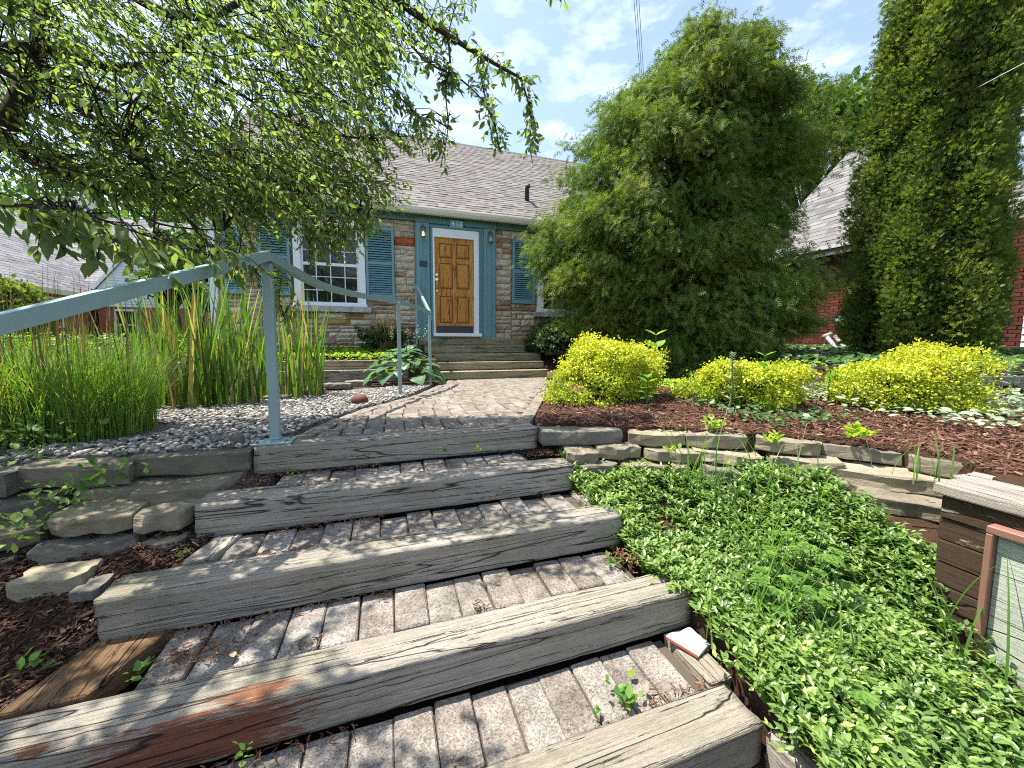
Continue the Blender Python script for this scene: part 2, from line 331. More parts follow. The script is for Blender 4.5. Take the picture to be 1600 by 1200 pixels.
M['paper_red'] = mat_plain('red wrapper edge', (.5,.10,.06), .5)
M['terracotta'] = mat_plain('reddish brown rock', (.13,.045,.03), .8, var=.4, scale=12)
M['wire'] = mat_plain('wire insulation', (.16,.16,.16), .6)
M['wire_pale'] = mat_plain('pale wire', (.55,.55,.5), .5)
GREEN = [(0,(.085,.13,.052)),(.5,(.125,.18,.066)),(.85,(.17,.22,.075)),(1,(.25,.28,.09))]
M['leaf'] = mat_foliage('tree leaf', GREEN, .66, .5, tcol=(1.75,1.9,.9))
M['leaf_one'] = mat_foliage('near tree leaf', GREEN, .6, .45, 'obj', tcol=(1.85,1.9,.8))
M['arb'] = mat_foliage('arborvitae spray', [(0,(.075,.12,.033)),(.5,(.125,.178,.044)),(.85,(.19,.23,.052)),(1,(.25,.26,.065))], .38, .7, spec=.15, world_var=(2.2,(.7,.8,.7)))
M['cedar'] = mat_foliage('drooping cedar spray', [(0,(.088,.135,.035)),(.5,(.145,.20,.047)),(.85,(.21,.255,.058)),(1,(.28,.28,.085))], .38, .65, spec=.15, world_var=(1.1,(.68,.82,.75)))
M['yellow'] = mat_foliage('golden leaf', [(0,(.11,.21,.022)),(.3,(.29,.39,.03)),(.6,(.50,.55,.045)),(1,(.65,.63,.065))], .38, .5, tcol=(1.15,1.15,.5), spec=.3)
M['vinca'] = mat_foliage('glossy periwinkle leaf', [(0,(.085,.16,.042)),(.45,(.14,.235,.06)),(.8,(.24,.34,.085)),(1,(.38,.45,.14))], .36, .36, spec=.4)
M['ivy'] = mat_foliage('ivy leaf', [(0,(.045,.10,.035)),(.6,(.07,.145,.05)),(1,(.13,.21,.075))], .25, .35)
M['hosta'] = mat_foliage('hosta leaf', [(0,(.075,.16,.085)),(.6,(.11,.205,.10)),(1,(.18,.28,.09))], .3, .35, 'obj')
M['cattail'] = mat_foliage('cattail blade', [(0,(.07,.15,.035)),(.5,(.12,.22,.04)),(.8,(.17,.26,.05)),(.86,(.36,.28,.13)),(1,(.42,.33,.19))], .4, .45, 'obj')
M['grass'] = mat_foliage('grass blade', [(0,(.09,.19,.03)),(.5,(.155,.275,.045)),(.86,(.22,.32,.06)),(.93,(.25,.24,.09)),(1,(.30,.24,.13))], .4, .5)
M['seed'] = mat_foliage('purple brown seed stem', [(0,(.13,.085,.05)),(.5,(.19,.125,.075)),(1,(.13,.15,.05))], .3, .7)
M['silver'] = mat_foliage('silvery felted leaf', [(0,(.19,.27,.15)),(.6,(.29,.36,.24)),(1,(.40,.45,.30))], .25, .9, tcol=(1,1.05,.8), spec=.1)
M['weed'] = mat_foliage('weed leaf', [(0,(.06,.15,.03)),(.6,(.12,.24,.04)),(1,(.22,.33,.06))], .42, .45)
M['lime'] = mat_foliage('lime ground cover leaf', [(0,(.15,.27,.03)),(.6,(.27,.40,.04)),(1,(.42,.48,.07))], .4, .5)
M['decid'] = mat_foliage('broad leaf', [(0,(.05,.11,.03)),(.5,(.075,.155,.045)),(1,(.14,.22,.07))], .4, .5, world_var=(1.3,(.7,.75,.7)))
M['yew'] = mat_foliage('dark shrub leaf', [(0,(.025,.05,.015)),(.6,(.045,.085,.022)),(1,(.10,.15,.03))], .3, .5)
M['straw'] = mat_foliage('dry stem', [(0,(.22,.16,.10)),(1,(.36,.28,.18))], .2, .8)
M['chip'] = mat_rnd('mulch chip', [(0,(.030,.016,.012)),(.5,(.058,.030,.022)),(.85,(.09,.05,.036)),(.97,(.13,.08,.055)),(1,(.34,.25,.16))], .9, .2)  # browns taken darker to carry the shade on the left bed
M['chip_red'] = mat_rnd('red brown mulch chip', [(0,(.075,.033,.022)),(.5,(.14,.065,.043)),(.85,(.20,.10,.068)),(1,(.33,.20,.14))], .9, .2)
M['pebble'] = mat_rnd('river pebble', [(0,(.11,.105,.10)),(.4,(.23,.215,.19)),(.75,(.37,.345,.305)),(1,(.56,.53,.48))], .75, .3, .2, 90)
M['litter'] = mat_rnd('dry leaf crumbs', [(0,(.06,.03,.02)),(.5,(.13,.06,.035)),(.85,(.22,.11,.06)),(1,(.34,.24,.11))], .9, .2)
M['litter_leaf'] = mat_foliage('reddish leaf',[(0,(.25,.06,.05)),(1,(.30,.08,.06))],.2,.6)
M['stick'] = mat_plain('pale stick',(.35,.26,.17),.8)
def mat_glass():
    m,n,l,bs = new_mat('window glass'); bs.inputs['Base Color'].default_value = (.012,.014,.014,1); bs.inputs['Roughness'].default_value = .04; bs.inputs['Specular IOR Level'].default_value = .6; return m
M['glass'] = mat_glass()
def mat_lantern():
    m,n,l,bs = new_mat('clear lantern glass'); bs.inputs['Base Color'].default_value = (.8,.82,.8,1); bs.inputs['Roughness'].default_value = .08; bs.inputs['Transmission Weight'].default_value = .85; bs.inputs['IOR'].default_value = 1.1; return m
M['lantern_glass'] = mat_lantern()
def mat_bulb(lit):
    m,n,l,bs = new_mat('lit bulb' if lit else 'bulb'); bs.inputs['Base Color'].default_value = (.8,.75,.65,1)
    if lit: bs.inputs['Emission Color'].default_value = (1,.72,.34,1); bs.inputs['Emission Strength'].default_value = 1.1
    return m
M['bulb_lit'] = mat_bulb(True); M['bulb'] = mat_bulb(False)
def mat_ground():
    m,n,l,bs = new_mat('garden ground'); g = n.new('ShaderNodeNewGeometry'); p = g.outputs['Position']
    a = n.new('ShaderNodeAttribute'); a.attribute_name = 'zone'; z = n.new('ShaderNodeSeparateColor'); l.new(a.outputs['Color'],z.inputs[0])
    nz = noise(n,l,p,6,8,.7); fz = noise(n,l,p,45,6,.7)
    lawn = mixc(n,l,nz,(.05,.10,.02),(.12,.19,.04)); lawn = mixc(n,l,fz,lawn,(.10,.14,.03))
    soil = mixc(n,l,fz,(.03,.018,.012),(.10,.055,.035)); grav = mixc(n,l,fz,(.07,.065,.06),(.22,.21,.20))
    c = mixc(n,l,z.outputs[0],lawn,soil); c = mixc(n,l,z.outputs[1],c,grav)
    l.new(c,bs.inputs['Base Color']); bs.inputs['Roughness'].default_value = 1; bs.inputs['Specular IOR Level'].default_value = .1
    bump(n,l,bs,fz,.8,.03); return m
M['ground'] = mat_ground()

# ------------------------------------------------------------------ ground
WALLR = np.array([(.88,2.17),(1.43,2.02),(1.80,1.80),(2.10,1.62),(2.30,1.40),(2.46,1.16),(2.50,.98),(2.40,.80),(2.28,.60),(2.28,-3)])
def terrace(x, y): return -.45-.0444*np.clip(y, 1.0, 7.3)
def edge_y(x):                        # y of the terrace edge for a given x
    return np.where(x < -.64, 2.02, np.where(x < .88, 2.36, np.interp(x, [.88,1.43,1.8,2.1,2.26], [2.15,2.0,1.78,1.6,1.42])))
def sx_(y): return np.interp(y, [.5,.74,.76,.905,1.139,1.28,1.525,1.67,1.881,2.03,2.22], [1.05,1.05,1.06,1.10,1.15,1.08,1.09,1.03,1.01,.95,.93])
def inside_low_right(x, y):
    xr = np.interp(y, [-3,.6,.8,.98,1.16,1.4,1.62,1.8,2.02,2.3], [2.15,2.15,2.30,2.58,2.60,2.48,2.27,2.01,1.62,.95])
    return (x > sx_(y)) & (x < xr) & (y < 2.28)
def walldist(x, y):
    x, y = np.broadcast_arrays(np.asarray(x,float), np.asarray(y,float)); d = np.full(x.shape, 9.)
    for (ax,ay),(bx,by) in zip(WALLR[:6],WALLR[1:7]):
        t = np.clip(((x-ax)*(bx-ax)+(y-ay)*(by-ay))/((bx-ax)**2+(by-ay)**2),0,1); d = np.minimum(d, np.hypot(x-ax-t*(bx-ax), y-ay-t*(by-ay)))
    return d
def low_right(x, y):
    d = walldist(x, y); return np.maximum(-.765-.40*np.minimum(d,.65)-.14*np.maximum(d-.65,0)-.30*np.clip(1.12-np.asarray(y,float),0,2)*np.clip((x-1.2)/.5,0,1)-.10*np.maximum(.6-np.asarray(y,float),0), -1.55)
def low_left(x, y): return np.maximum(-.90+.42*(y-1.75), -1.5)
def stair_z(y): return np.interp(y, [-1,.756,1.139,1.525,1.881,2.221,2.4], [-1.6,-1.32,-1.18,-1.03,-.89,-.75,-.70])-.09
def gz(x, y):
    x = np.asarray(x,float); y = np.asarray(y,float)
    z = terrace(x,y)+.0*x
    z = np.where(y > 7.3, -.775-.0*(y), z)
    lowl = (x < -.5) & (y < 2.26); st = (x >= -.98) & (x <= sx_(y)) & (y < 2.36) & (x > np.interp(y,[0,.5,1.139,1.525,1.881,2.3],[-1.5,-1.4,-.98,-.86,-.74,-.6]))
    lr = inside_low_right(x,y)
    z = np.where(lowl, low_left(x,y), z); z = np.where(lr, low_right(x,y), z); z = np.where(st, stair_z(y), z)
    walk = (y > 2.3) & (y < 7.3) & (x > np.interp(y,[2.3,3.0,3.9,4.6,5.8,6.8],[-.6,-.45,-.1,.25,.6,.9])) & (x < np.interp(y,[2.2,2.63,3.7,5.5,6.7,7.3],[.9,1.05,1.6,2.55,3.15,3.3]))
    z = np.where(walk, z-.09, z)
    bed = (y > 7.42) & (y < 9) & (x < .95); z = np.where(bed, np.interp(y,[7.42,8.66],[-.40,-.22]), z)
    bed2 = (y > 7.4) & (y < 9) & (x > 3.2); z = np.where(bed2, np.interp(y,[7.4,8.66],[-.6,-.25]), z)
    mound = (x > 1.2) & (x < 5) & (y > 1.2) & (y < 4.5) & ~lr & ~walk
    z = np.where(mound, z+.05*np.sin(np.clip((x-1.2)/3.8,0,1)*3.14)*np.sin(np.clip((y-1.2)/3.3,0,1)*3.14), z)
    z = np.where((x > .95) & (y < 2.9) & ~lr & ~walk & ~st, np.minimum(z, np.interp(y,[1.9,2.9],[-.568,-.52])), z)
    ivy = (x > 5.05) & (y > 2.17-.33*(x-5.5)) & (y < 9); z = np.where(ivy, -.36+.02*np.clip(x-5.5,0,5), z)
    r = np.hypot(x-1, y-5); z = np.where(r > 40, z-.002*(r-40), z)
    return z
xs = np.unique(np.concatenate([np.arange(-3.6,3.4,.05), np.arange(3.4,9,.15), np.arange(-8,-3.6,.25), np.geomspace(9,600,26), -np.geomspace(8,600,26)]))
ys = np.unique(np.concatenate([np.arange(-1.6,3.4,.05), np.arange(3.4,9.6,.12), np.geomspace(9.7,900,28), -np.geomspace(1.7,60,14)]))
GX, GY = np.meshgrid(xs, ys); GZ = gz(GX, GY)
GZ = GZ+np.where((np.abs(GX) < 9), .008*Noise(9,9,3)(np.stack([GX,GY,0*GX],-1)), 0)
V = np.stack([GX,GY,GZ],-1).reshape(-1,3); nx, ny = len(xs), len(ys)
i0 = (np.arange(ny-1)[:,None]*nx+np.arange(nx-1)[None]).ravel(); F = np.stack([i0,i0+1,i0+nx+1,i0+nx],-1)
me = np_mesh('ground', V, F, None, False)
xx, yy = V[:,0], V[:,1]
soil = ((yy < 4.6) & (xx > -3.5) & (xx < 9.5)) | ((yy < 9) & (xx > 5)) | ((yy > 4.6) & (yy < 9) & (xx > -4.5)) | (yy < 2.05)
grav = (yy > 2.05) & (yy < 6.6) & (xx > -2.3-.0*yy) & (xx < .9) & (yy < 4.3+.9*(xx+1.7)*1.2)
a = me.color_attributes.new('zone','FLOAT_COLOR','POINT'); cc = np.zeros((len(V),4),np.float32); cc[:,0] = soil; cc[:,1] = grav; cc[:,3] = 1; a.data.foreach_set('color', cc.ravel())
tag(link('ground', me, M['ground']), kind='structure')

# ------------------------------------------------------------------ stairs: timbers and treads
def timber(name, x0, x1, yf, ztop, h=.145, dp=.145, mat='timber', ends=True, seed=1, axis='x'):
    """hewn post lying along X (or Y); object origin at its front bottom middle"""
    nz = Noise(6,8,seed); nl = Noise(45,9,seed+50); ng = 40; L = x1-x0; ns = max(8, int(L/.035)); vs = []
    c = .006; hd, hh = dp/2, h/2
    base = []
    per = [(hd,-hh+c),(hd,hh-c),(hd-c,hh),(-hd+c,hh),(-hd,hh-c),(-hd,-hh+c),(-hd+c,-hh),(hd-c,-hh)]
    ring = []
    for i in range(8):
        a, b = np.array(per[i]), np.array(per[(i+1)%8]); k = 9 if i%2 == 0 else 2
        for q in range(k): ring.append(a+(b-a)*q/k)
    ring = np.array(ring); nr = len(ring)
    for i in range(ns+1):
        s = x0+L*i/ns
        P = np.stack([np.full(nr,s*.25), ring[:,0]*1., ring[:,1]*1.],-1)
        d = .0022*nl(np.stack([np.full(nr,s*.03),ring[:,0],ring[:,1]],-1))+.0025*nz(P)+.0010*rng.normal(size=nr)
        rr = unit(ring)*d[:,None]; endk = .0015*max(0,1-min(i,ns-i)/1.0)
        pts = ring*(1-endk/.07)+rr
        j = .004*np.sin(nl(np.stack([ring[:,0]*0,ring[:,0],ring[:,1]],-1))*3) if i in (0,ns) else 0
        vs.append(np.stack([np.full(nr,s)+j, pts[:,0], pts[:,1]],-1))
    Vv = np.concatenate(vs); Fq = [(i*nr+k, (i+1)*nr+k, (i+1)*nr+(k+1)%nr, i*nr+(k+1)%nr) for i in range(ns) for k in range(nr)]
    mb = MB(); mb.add(Vv, Fq+[tuple(range(nr)), tuple(ns*nr+k for k in range(nr))[::-1]])
    xm = (x0+x1)/2
    if axis == 'x': mb.v = [(x-xm, y+hd, z+hh) for x,y,z in mb.v]; loc = (xm, yf, ztop-h)
    else: mb.v = [(y+hd, x-xm, z+hh) for x,y,z in mb.v]; loc = (yf, xm, ztop-h)
    me = mb.mesh(name); me.materials.append(M[mat]); me.polygons.foreach_set('use_smooth',[len(p.vertices) == 4 for p in me.polygons])
    o = bpy.data.objects.new(name, me); COL.objects.link(o); o.location = loc; return o
STEPS = [(-1.6,1.045,.756,-1.134),(-1.3,1.135,1.139,-.988),(-.901,1.06,1.525,-.841),(-.771,.985,1.881,-.695),(-.643,.908,2.221,-.549)]
for (x0,x1,yf,zt), mt, lb in zip(STEPS, ('timber','timber_stained','timber_green','timber','timber_orange'),
    ('wide grey timber step at the very bottom of the stair, nearest of all',
     'grey timber step with a rust red stain on its left end, second from the bottom',
     'greenish grey timber step in the middle of the stair, beside the dark mulch',
     'grey timber step just below the one that carries the handrail post',
     'topmost timber step with an orange back edge, holding the handrail post')):
    o = timber('timber_step', x0, x1, yf, zt, mat=mt, seed=int(abs(yf*100)))
    if yf > 2.2:
        # small rest of the walkway strip behind it belongs to the timber's width
        pass
    tag(o, lb, 'step', 'timber steps of the garden stair')
def paver_mesh(w, l, h, seed):
    g = np.random.default_rng(seed); mb = MB(); mb.box(-w/2,w/2,-l/2,l/2,-h,0,.006)
    mb.v = [(x+g.normal()*.0012, y+g.normal()*.0012, z+g.normal()*.0008) for x,y,z in mb.v]; return mb.mesh('brick')
PV = [paver_mesh(.1155,.239,.06,i) for i in range(5)]
for m_ in PV: m_.materials.append(M['paver'])
def tread(ya, yb, z, x0, x1, lab):
    root = empty('stair_tread', ((x0+x1)/2, (ya+yb)/2, z), None); tag(root, kind='structure')
    mb = MB(); mb.box(x0,x1,ya,yb,z-.09,z-.022); mb.obj('bedding', M['sand'], root)
    k = int(round((x1-x0)/.1185)); 
    for i in range(k):
        x = x0+(i+.5)*.1185
        o = bpy.data.objects.new('brick', PV[(i*3+int(ya*10))%5]); COL.objects.link(o); o.parent = root
        o.location = (x-(x0+x1)/2+random.gauss(0,.002), random.gauss(0,.003), random.gauss(-.008,.004)); o.scale = (1,(yb-ya-.008)/.236,1)
        o.rotation_euler = (random.gauss(0,.012), random.gauss(0,.012), random.gauss(0,.01)+(math.pi if i%2 else 0))
    return root
tread(.905,1.137,-1.134,-.95,.985,'')
tread(1.288,1.523,-.988,-.70,.99,'')
tread(1.674,1.879,-.841,-.63,.96,'')
tread(2.030,2.219,-.695,-.52,.80,'')
def board(name, pts, z, th, mat, label, cat):
    bx = [p[0] for p in pts]; cx = sum(bx)/len(bx); cy = sum(p[1] for p in pts)/len(pts)
    mb = MB(); mb.prism([(x-cx,y-cy) for x,y in pts], -th, 0); me = mb.mesh(name)
    bm = bmesh.new(); bm.from_mesh(me); bmesh.ops.bevel(bm, geom=bm.edges[:], offset=.004, segments=1, affect='EDGES'); 
    bmesh.ops.subdivide_edges(bm, edges=bm.edges[:], cuts=3, use_grid_fill=True)
    for q in bm.verts: q.co += Vector((random.gauss(0,.0012),random.gauss(0,.0012),random.gauss(0,.0015)))
    bm.to_mesh(me); bm.free()
    me.materials.append(M[mat]); o = bpy.data.objects.new(name, me); COL.objects.link(o); o.location = (cx,cy,z); return tag(o,label,cat)
board('edging_board', [(-1.0,1.29),(-.80,1.29),(-.70,1.522),(-.90,1.522)], -.978, .07, 'board_wet', 'damp brown board edging the lower tread beside the dark mulch', 'board', )
board('edging_board', [(-.74,1.69),(-.64,1.69),(-.60,1.87),(-.70,1.87)], -.834, .06, 'timber_y', 'short split grey board at the left end of the middle tread', 'board')
board('edging_board', [(.995,.905),(1.085,.905),(1.085,1.13),(.995,1.13)], -1.126, .05, 'timber_y', 'short grey board under the crumpled wrapper', 'board')
board('edging_board', [(.965,1.70),(1.035,1.70),(1.02,1.87),(.965,1.87)], -.845, .05, 'timber_y', 'mossy board end at the right of the tread near the green leaves', 'board')
o = timber('edging_timber', -.9, .748, 1.048, -1.155, mat='timber_y', seed=91, axis='y')
tag(o, 'grey edging timber running toward the camera from the lowest step', 'timber')

# ------------------------------------------------------------------ walkway
LE = np.array([(2.36,-.56),(2.64,-.47),(3.05,-.37),(3.49,-.224),(3.93,-.018),(4.64,.341),(5.4,.58),(6.2,.82),(6.77,1.017),(7.25,1.12)])
RE = np.array([(2.36,.905),(2.63,1.05),(3.72,1.592),(5.52,2.521),(6.70,3.129),(7.25,3.22)])
wr = empty('brick_walkway', (0,2.37,-.55)); tag(wr, kind='structure')
PW = [paver_mesh(.118,.250,.05,20+i) for i in range(5)]; PB = [paver_mesh(.105,.20,.05,30+i) for i in range(3)]
for m_ in PW+PB: m_.materials.append(M['paver_tan'])
def wz(y): return -.45-.0444*y
tilt = math.atan(-.0444); nb = 0; rest = MB()
def put_paver(me, x, y, rz, sx=1, sy=1):
    global nb
    if nb < 300:
        o = bpy.data.objects.new('brick', me); COL.objects.link(o); o.parent = wr; o.location = (x, y-2.37, wz(y)+.55+random.gauss(0,.002))
        o.rotation_euler = (tilt+random.gauss(0,.006), random.gauss(0,.006), rz); o.scale = (sx*.972,sy*.975,1)
    else:
        Mx = Matrix.Translation((x,y,wz(y))) @ Matrix.Rotation(rz,4,'Z') @ Matrix.Diagonal((sx,sy,1,1))
        rest.add([Mx @ v.co for v in me.vertices], [tuple(p.vertices) for p in me.polygons])
    nb += 1
# border soldiers along both edges first row counted with the field
field = []
yrow = 2.37; r_ = 0
while yrow < 7.2:
    yc = yrow+.127; xl = np.interp(yc,LE[:,0],LE[:,1])+.13; xr = np.interp(yc,RE[:,0],RE[:,1])-.13
    x = xl+(.06 if r_%2 else 0); lo = xl; 
    if r_%2: field.append((xl+.03,yc,.5))
    while x+.06 < xr-.03:
        field.append((x+.062,yc,1)); x += .1235
    if xr-x > .035: field.append(((x+xr)/2,yc,min(1,(xr-x-.004)/.118)))
    yrow += .2565; r_ += 1
def along(E, off):
    out = []; ps = np.stack([E[:,1],E[:,0]],-1); sg = np.linalg.norm(np.diff(ps,axis=0),axis=1); cs = np.concatenate([[0],np.cumsum(sg)]); s = .06
    while s < cs[-1]-.05:
        p = np.array([np.interp(s,cs,ps[:,k]) for k in (0,1)]); q = np.array([np.interp(s+.03,cs,ps[:,k]) for k in (0,1)]); t = unit(q-p); nrm = np.array([t[1],-t[0]])
        out.append((p+nrm*off, math.atan2(t[1],t[0]))); s += .108
    return out
border = [(p[0],p[1],a) for p,a in along(LE,.055)]+[(p[0],p[1],a) for p,a in along(RE,-.055)]
items = [('f',x,y,s) for x,y,s in field]+[('b',x,y,a) for x,y,a in border]
items.sort(key=lambda t: t[2])
for k,(ty,x,y,s) in enumerate(items):
    if ty == 'f': put_paver(PW[k%5], x, y, math.pi*(k%2)+random.gauss(0,.008), s, 1)
    else: put_paver(PB[k%3], x, y, s, .98, .55)
if rest.v: tag(rest.obj('brick', M['paver_tan'], wr), kind='stuff')
mb = MB(); pts = [(x,y) for y,x in LE]+[(x,y) for y,x in RE[::-1]]
mb.add([(x,y,wz(y)-.012) for x,y in pts], [tuple(range(len(pts)))]); mb.obj('bedding_sand', M['sand'], wr)

# ------------------------------------------------------------------ dry stone walls
def slab_mesh(L, D, H, seed, taper=.12):
    """rough flagstone: L along x, D deep, H thick, broken edges"""
    g = np.random.default_rng(seed); n = 18; th = np.linspace(0,2*np.pi,n,endpoint=False); mb = MB()
    rad = 1/np.maximum(np.abs(np.cos(th))**9+np.abs(np.sin(th))**9,1e-6)**(1/9.); rad *= 1+g.normal(size=n)*.075
    X = np.clip(rad*np.cos(th),-1.03,1.03)*L/2; Yv = np.clip(rad*np.sin(th),-1.05,1.05)*D/2; rings = []
    for f, zz in ((.95,0),(.995,.10),(1.0+g.uniform(-.03,.03),.5),(.995,.93),(.97,1.0)):
        k = 1+g.normal(size=n)*.014
        dx = (1-f)*min(L,D)*.5
        rings.append(np.stack([np.sign(X)*np.maximum(np.abs(X)-dx,0)*k, np.sign(Yv)*np.maximum(np.abs(Yv)-dx,0)*k, np.full(n,zz*H)+g.normal(size=n)*H*.045],-1))
    tilt_ = g.normal(size=2)*.03
    Vv = np.concatenate(rings); Vv[:,2] += tilt_[0]*Vv[:,0]*.5
    fs = [(i*n+k, i*n+(k+1)%n, (i+1)*n+(k+1)%n, (i+1)*n+k) for i in range(4) for k in range(n)]
    c0 = len(Vv); top = Vv[-n:]; inner = top.mean(0)+(top-top.mean(0))*.55; inner[:,2] += g.normal(size=n)*H*.05
    Vv = np.concatenate([Vv, inner, [inner.mean(0)]]); t0 = 4*n
    fs += [(t0+k, t0+(k+1)%n, c0+(k+1)%n, c0+k) for k in range(n)]+[(c0+k, c0+(k+1)%n, c0+n) for k in range(n)]+[tuple(range(n))[::-1]]
    mb.add(Vv, fs); return mb.mesh('stone')
def stone(root, x0, x1, yf, z0, z1, dp, mat, seed, rz=0, sm=False):
    me = slab_mesh(x1-x0-.014, dp, (z1-z0)*.84, seed); me.materials.append(M[mat]); o = bpy.data.objects.new('stone', me); COL.objects.link(o); o.parent = root
    c = Vector(((x0+x1)/2, yf+dp/2, z0)); o.location = c-root.location+Vector((0,random.gauss(0,.014),random.gauss(0,.003))); o.rotation_euler = (random.gauss(0,.03),random.gauss(0,.02),rz+random.gauss(0,.05)); return o
wl = empty('dry_stone_wall', (-1.1,2.0,-.9), 'low dark flagstone retaining wall left of the stair below the pebbles', 'stone wall')
for q in [(-1.143,-.645,2.17,-.655,-.545,.26,'flag',1),(-1.50,-1.10,2.12,-.645,-.54,.26,'flag',2),(-1.92,-1.47,2.10,-.66,-.55,.26,'flag',3),
          (-1.06,-.672,2.02,-.735,-.648,.30,'flag',4),(-1.32,-1.0,2.10,-.73,-.65,.24,'flag',14),(-1.74,-1.3,2.04,-.75,-.655,.28,'flag',5),
          (-1.285,-.985,1.90,-.775,-.695,.32,'flag_warm',6),(-.995,-.778,1.88,-.795,-.708,.32,'flag_warm',7),(-1.62,-1.3,1.92,-.80,-.72,.3,'flag',15),
          (-1.31,-.965,1.86,-.870,-.785,.32,'flag_warm',8),(-.958,-.785,1.87,-.895,-.805,.3,'flag_warm',9),(-1.66,-1.32,1.86,-.89,-.81,.3,'flag',10),
          (-1.26,-1.04,1.72,-.925,-.83,.12,'flag_warm',11),(-1.06,-.965,1.66,-.915,-.87,.10,'flag_warm',12),(-.96,-.80,1.84,-.955,-.915,.1,'flag',13),(-1.7,-1.3,1.74,-.95,-.88,.2,'flag',16)]:
    stone(wl, *q)
wrr = empty('dry_stone_wall', (1.6,1.85,-.8), 'curved flagstone retaining wall right of the stair, along the red mulch bed', 'stone wall')
def stone_on(root, pa, pb, z0, z1, dp, mat, seed):
    pa, pb = np.array(pa), np.array(pb); t = unit(pb-pa); L = np.linalg.norm(pb-pa); nrm = np.array([-t[1],t[0]]); nrm = nrm if nrm @ np.array([.5,.8]) > 0 else -nrm
    c = (pa+pb)/2+nrm*dp/2; me = slab_mesh(L+.004,dp,(z1-z0)*.95,seed); me.materials.append(M[mat]); o = bpy.data.objects.new('stone',me); COL.objects.link(o); o.parent = root
    o.location = Vector((c[0]+random.gauss(0,.012),c[1]+random.gauss(0,.012),z0+random.gauss(0,.004)))-root.location; o.rotation_euler = (random.gauss(0,.035),random.gauss(0,.022),math.atan2(t[1],t[0])+random.gauss(0,.05)); return o
for q in [((.925,2.10),(1.42,2.06),-.66,-.565,.34,'flag_warm',21),((1.43,1.99),(1.74,1.84),-.655,-.575,.30,'flag_warm',22),((1.76,1.86),(2.08,1.68),-.655,-.575,.26,'flag_warm',23),((2.10,1.68),(2.34,1.46),-.655,-.58,.26,'flag_warm',24),((2.36,1.52),(2.58,1.22),-.665,-.59,.26,'flag_warm',25),
          ((1.03,2.00),(1.22,1.96),-.73,-.66,.3,'flag_warm',26),((1.20,1.96),(1.46,1.91),-.725,-.65,.3,'flag_warm',27),((1.46,1.88),(1.74,1.74),-.73,-.665,.3,'flag_warm',28),((1.72,1.74),(2.06,1.54),-.735,-.67,.34,'flag_warm',29),((2.08,1.56),(2.32,1.34),-.735,-.66,.3,'flag_warm',30),((2.30,1.36),(2.50,.98),-.75,-.665,.3,'flag_warm',31),
          ((1.06,1.94),(1.30,1.88),-.82,-.73,.3,'flag',32),((1.28,1.88),(1.56,1.78),-.80,-.735,.3,'flag_warm',33),((1.58,1.76),(1.66,1.72),-.79,-.735,.1,'flag_warm',34),((1.70,1.70),(2.02,1.48),-.815,-.74,.3,'flag_warm',35),((2.02,1.48),(2.26,1.24),-.815,-.74,.3,'flag_warm',36),((2.24,1.24),(2.46,.92),-.83,-.75,.3,'flag_warm',37),
          ((1.2,1.90),(1.7,1.66),-.9,-.81,.3,'flag',38),((1.7,1.66),(2.2,1.28),-.91,-.82,.3,'flag',39),((2.50,1.16),(2.72,.70),-.665,-.585,.3,'flag_warm',40),((2.46,.98),(2.60,.66),-.76,-.675,.3,'flag_warm',41)]:
    stone_on(wrr, *q)
# flat dark edging slabs round the pond and before the hosta
pe = empty('pond_edging', (-1.2,4.4,-.66), 'flat dark edging slabs between the pebbles and the cattails', 'stone edging')
for q in [(-1.95,-1.55,4.15,-.665,-.60,.26,'flag',51),(-1.55,-1.22,4.22,-.665,-.61,.22,'flag',52),(-1.24,-.98,4.55,-.67,-.60,.3,'flag',53),(-1.05,-.72,5.05,-.68,-.61,.34,'flag_warm',54),(-.82,-.45,5.7,-.70,-.61,.36,'flag_warm',55),(-.6,-.2,6.3,-.74,-.64,.34,'flag_warm',56)]:
    stone(pe, *q)

# ------------------------------------------------------------------ handrails
rl = empty('handrail', (-.565,2.33,-.549), 'pale teal handrail that climbs the stair and bends along the walkway', 'handrail')
def smooth_path(P, k=6):
    P = [np.array(p,float) for p in P]; out = []
    for i in range(len(P)-1):
        p0,p1,p2,p3 = P[max(i-1,0)],P[i],P[i+1],P[min(i+2,len(P)-1)]
        for t in np.linspace(0,1,k,endpoint=False): out.append(.5*((2*p1)+(-p0+p2)*t+(2*p0-5*p1+4*p2-p3)*t*t+(-p0+3*p1-3*p2+p3)*t**3))
    return out+[P[-1]]
MB().bar([(-1.55,.10,-.515),(-.95,1.38,.037),(-.556,2.305,.424)],.04,.048).obj('top_rail',M['rail'],rl)
MB().bar(smooth_path([(-.556,2.305,.418),at(460,425,2.25)[:3],at(505,447,2.75),at(560,461,3.5),at(617,471,4.45),at(655,481,5.4),at(671,489,6.0)]),.04,.046).obj('top_rail',M['rail'],rl)
def pst(x,y,z0,z1,w=.04,root=rl): return MB().box(x-w/2,x+w/2,y-w/2,y+w/2,z0,z1,.003).obj('post',M['rail'],root)
pst(-.568,2.33,-.543,.39,.046); pst(.165,4.71,-.70,.43,.042)
e3 = at(671,489,6.0); pst(e3[0],e3[1],-.75,e3[2],.04)
MB().bar([e3,e3+np.array((.02,.05,-.03)),e3+np.array((.022,.06,-.11))],.042,.05,(1,0,0)).obj('end_cap',M['rail'],rl)
MB().box(-.66,-.475,2.235,2.36,-.548,-.538,.002).obj('base_plate',M['rail'],rl)
for dx,dy in ((.025,.025),(.16,.025),(.025,.1),(.16,.1)): MB().tube([(-.66+dx,2.235+dy,-.5385),(-.66+dx,2.235+dy,-.530)],.008,6).obj('bolt',M['pewter'],rl)
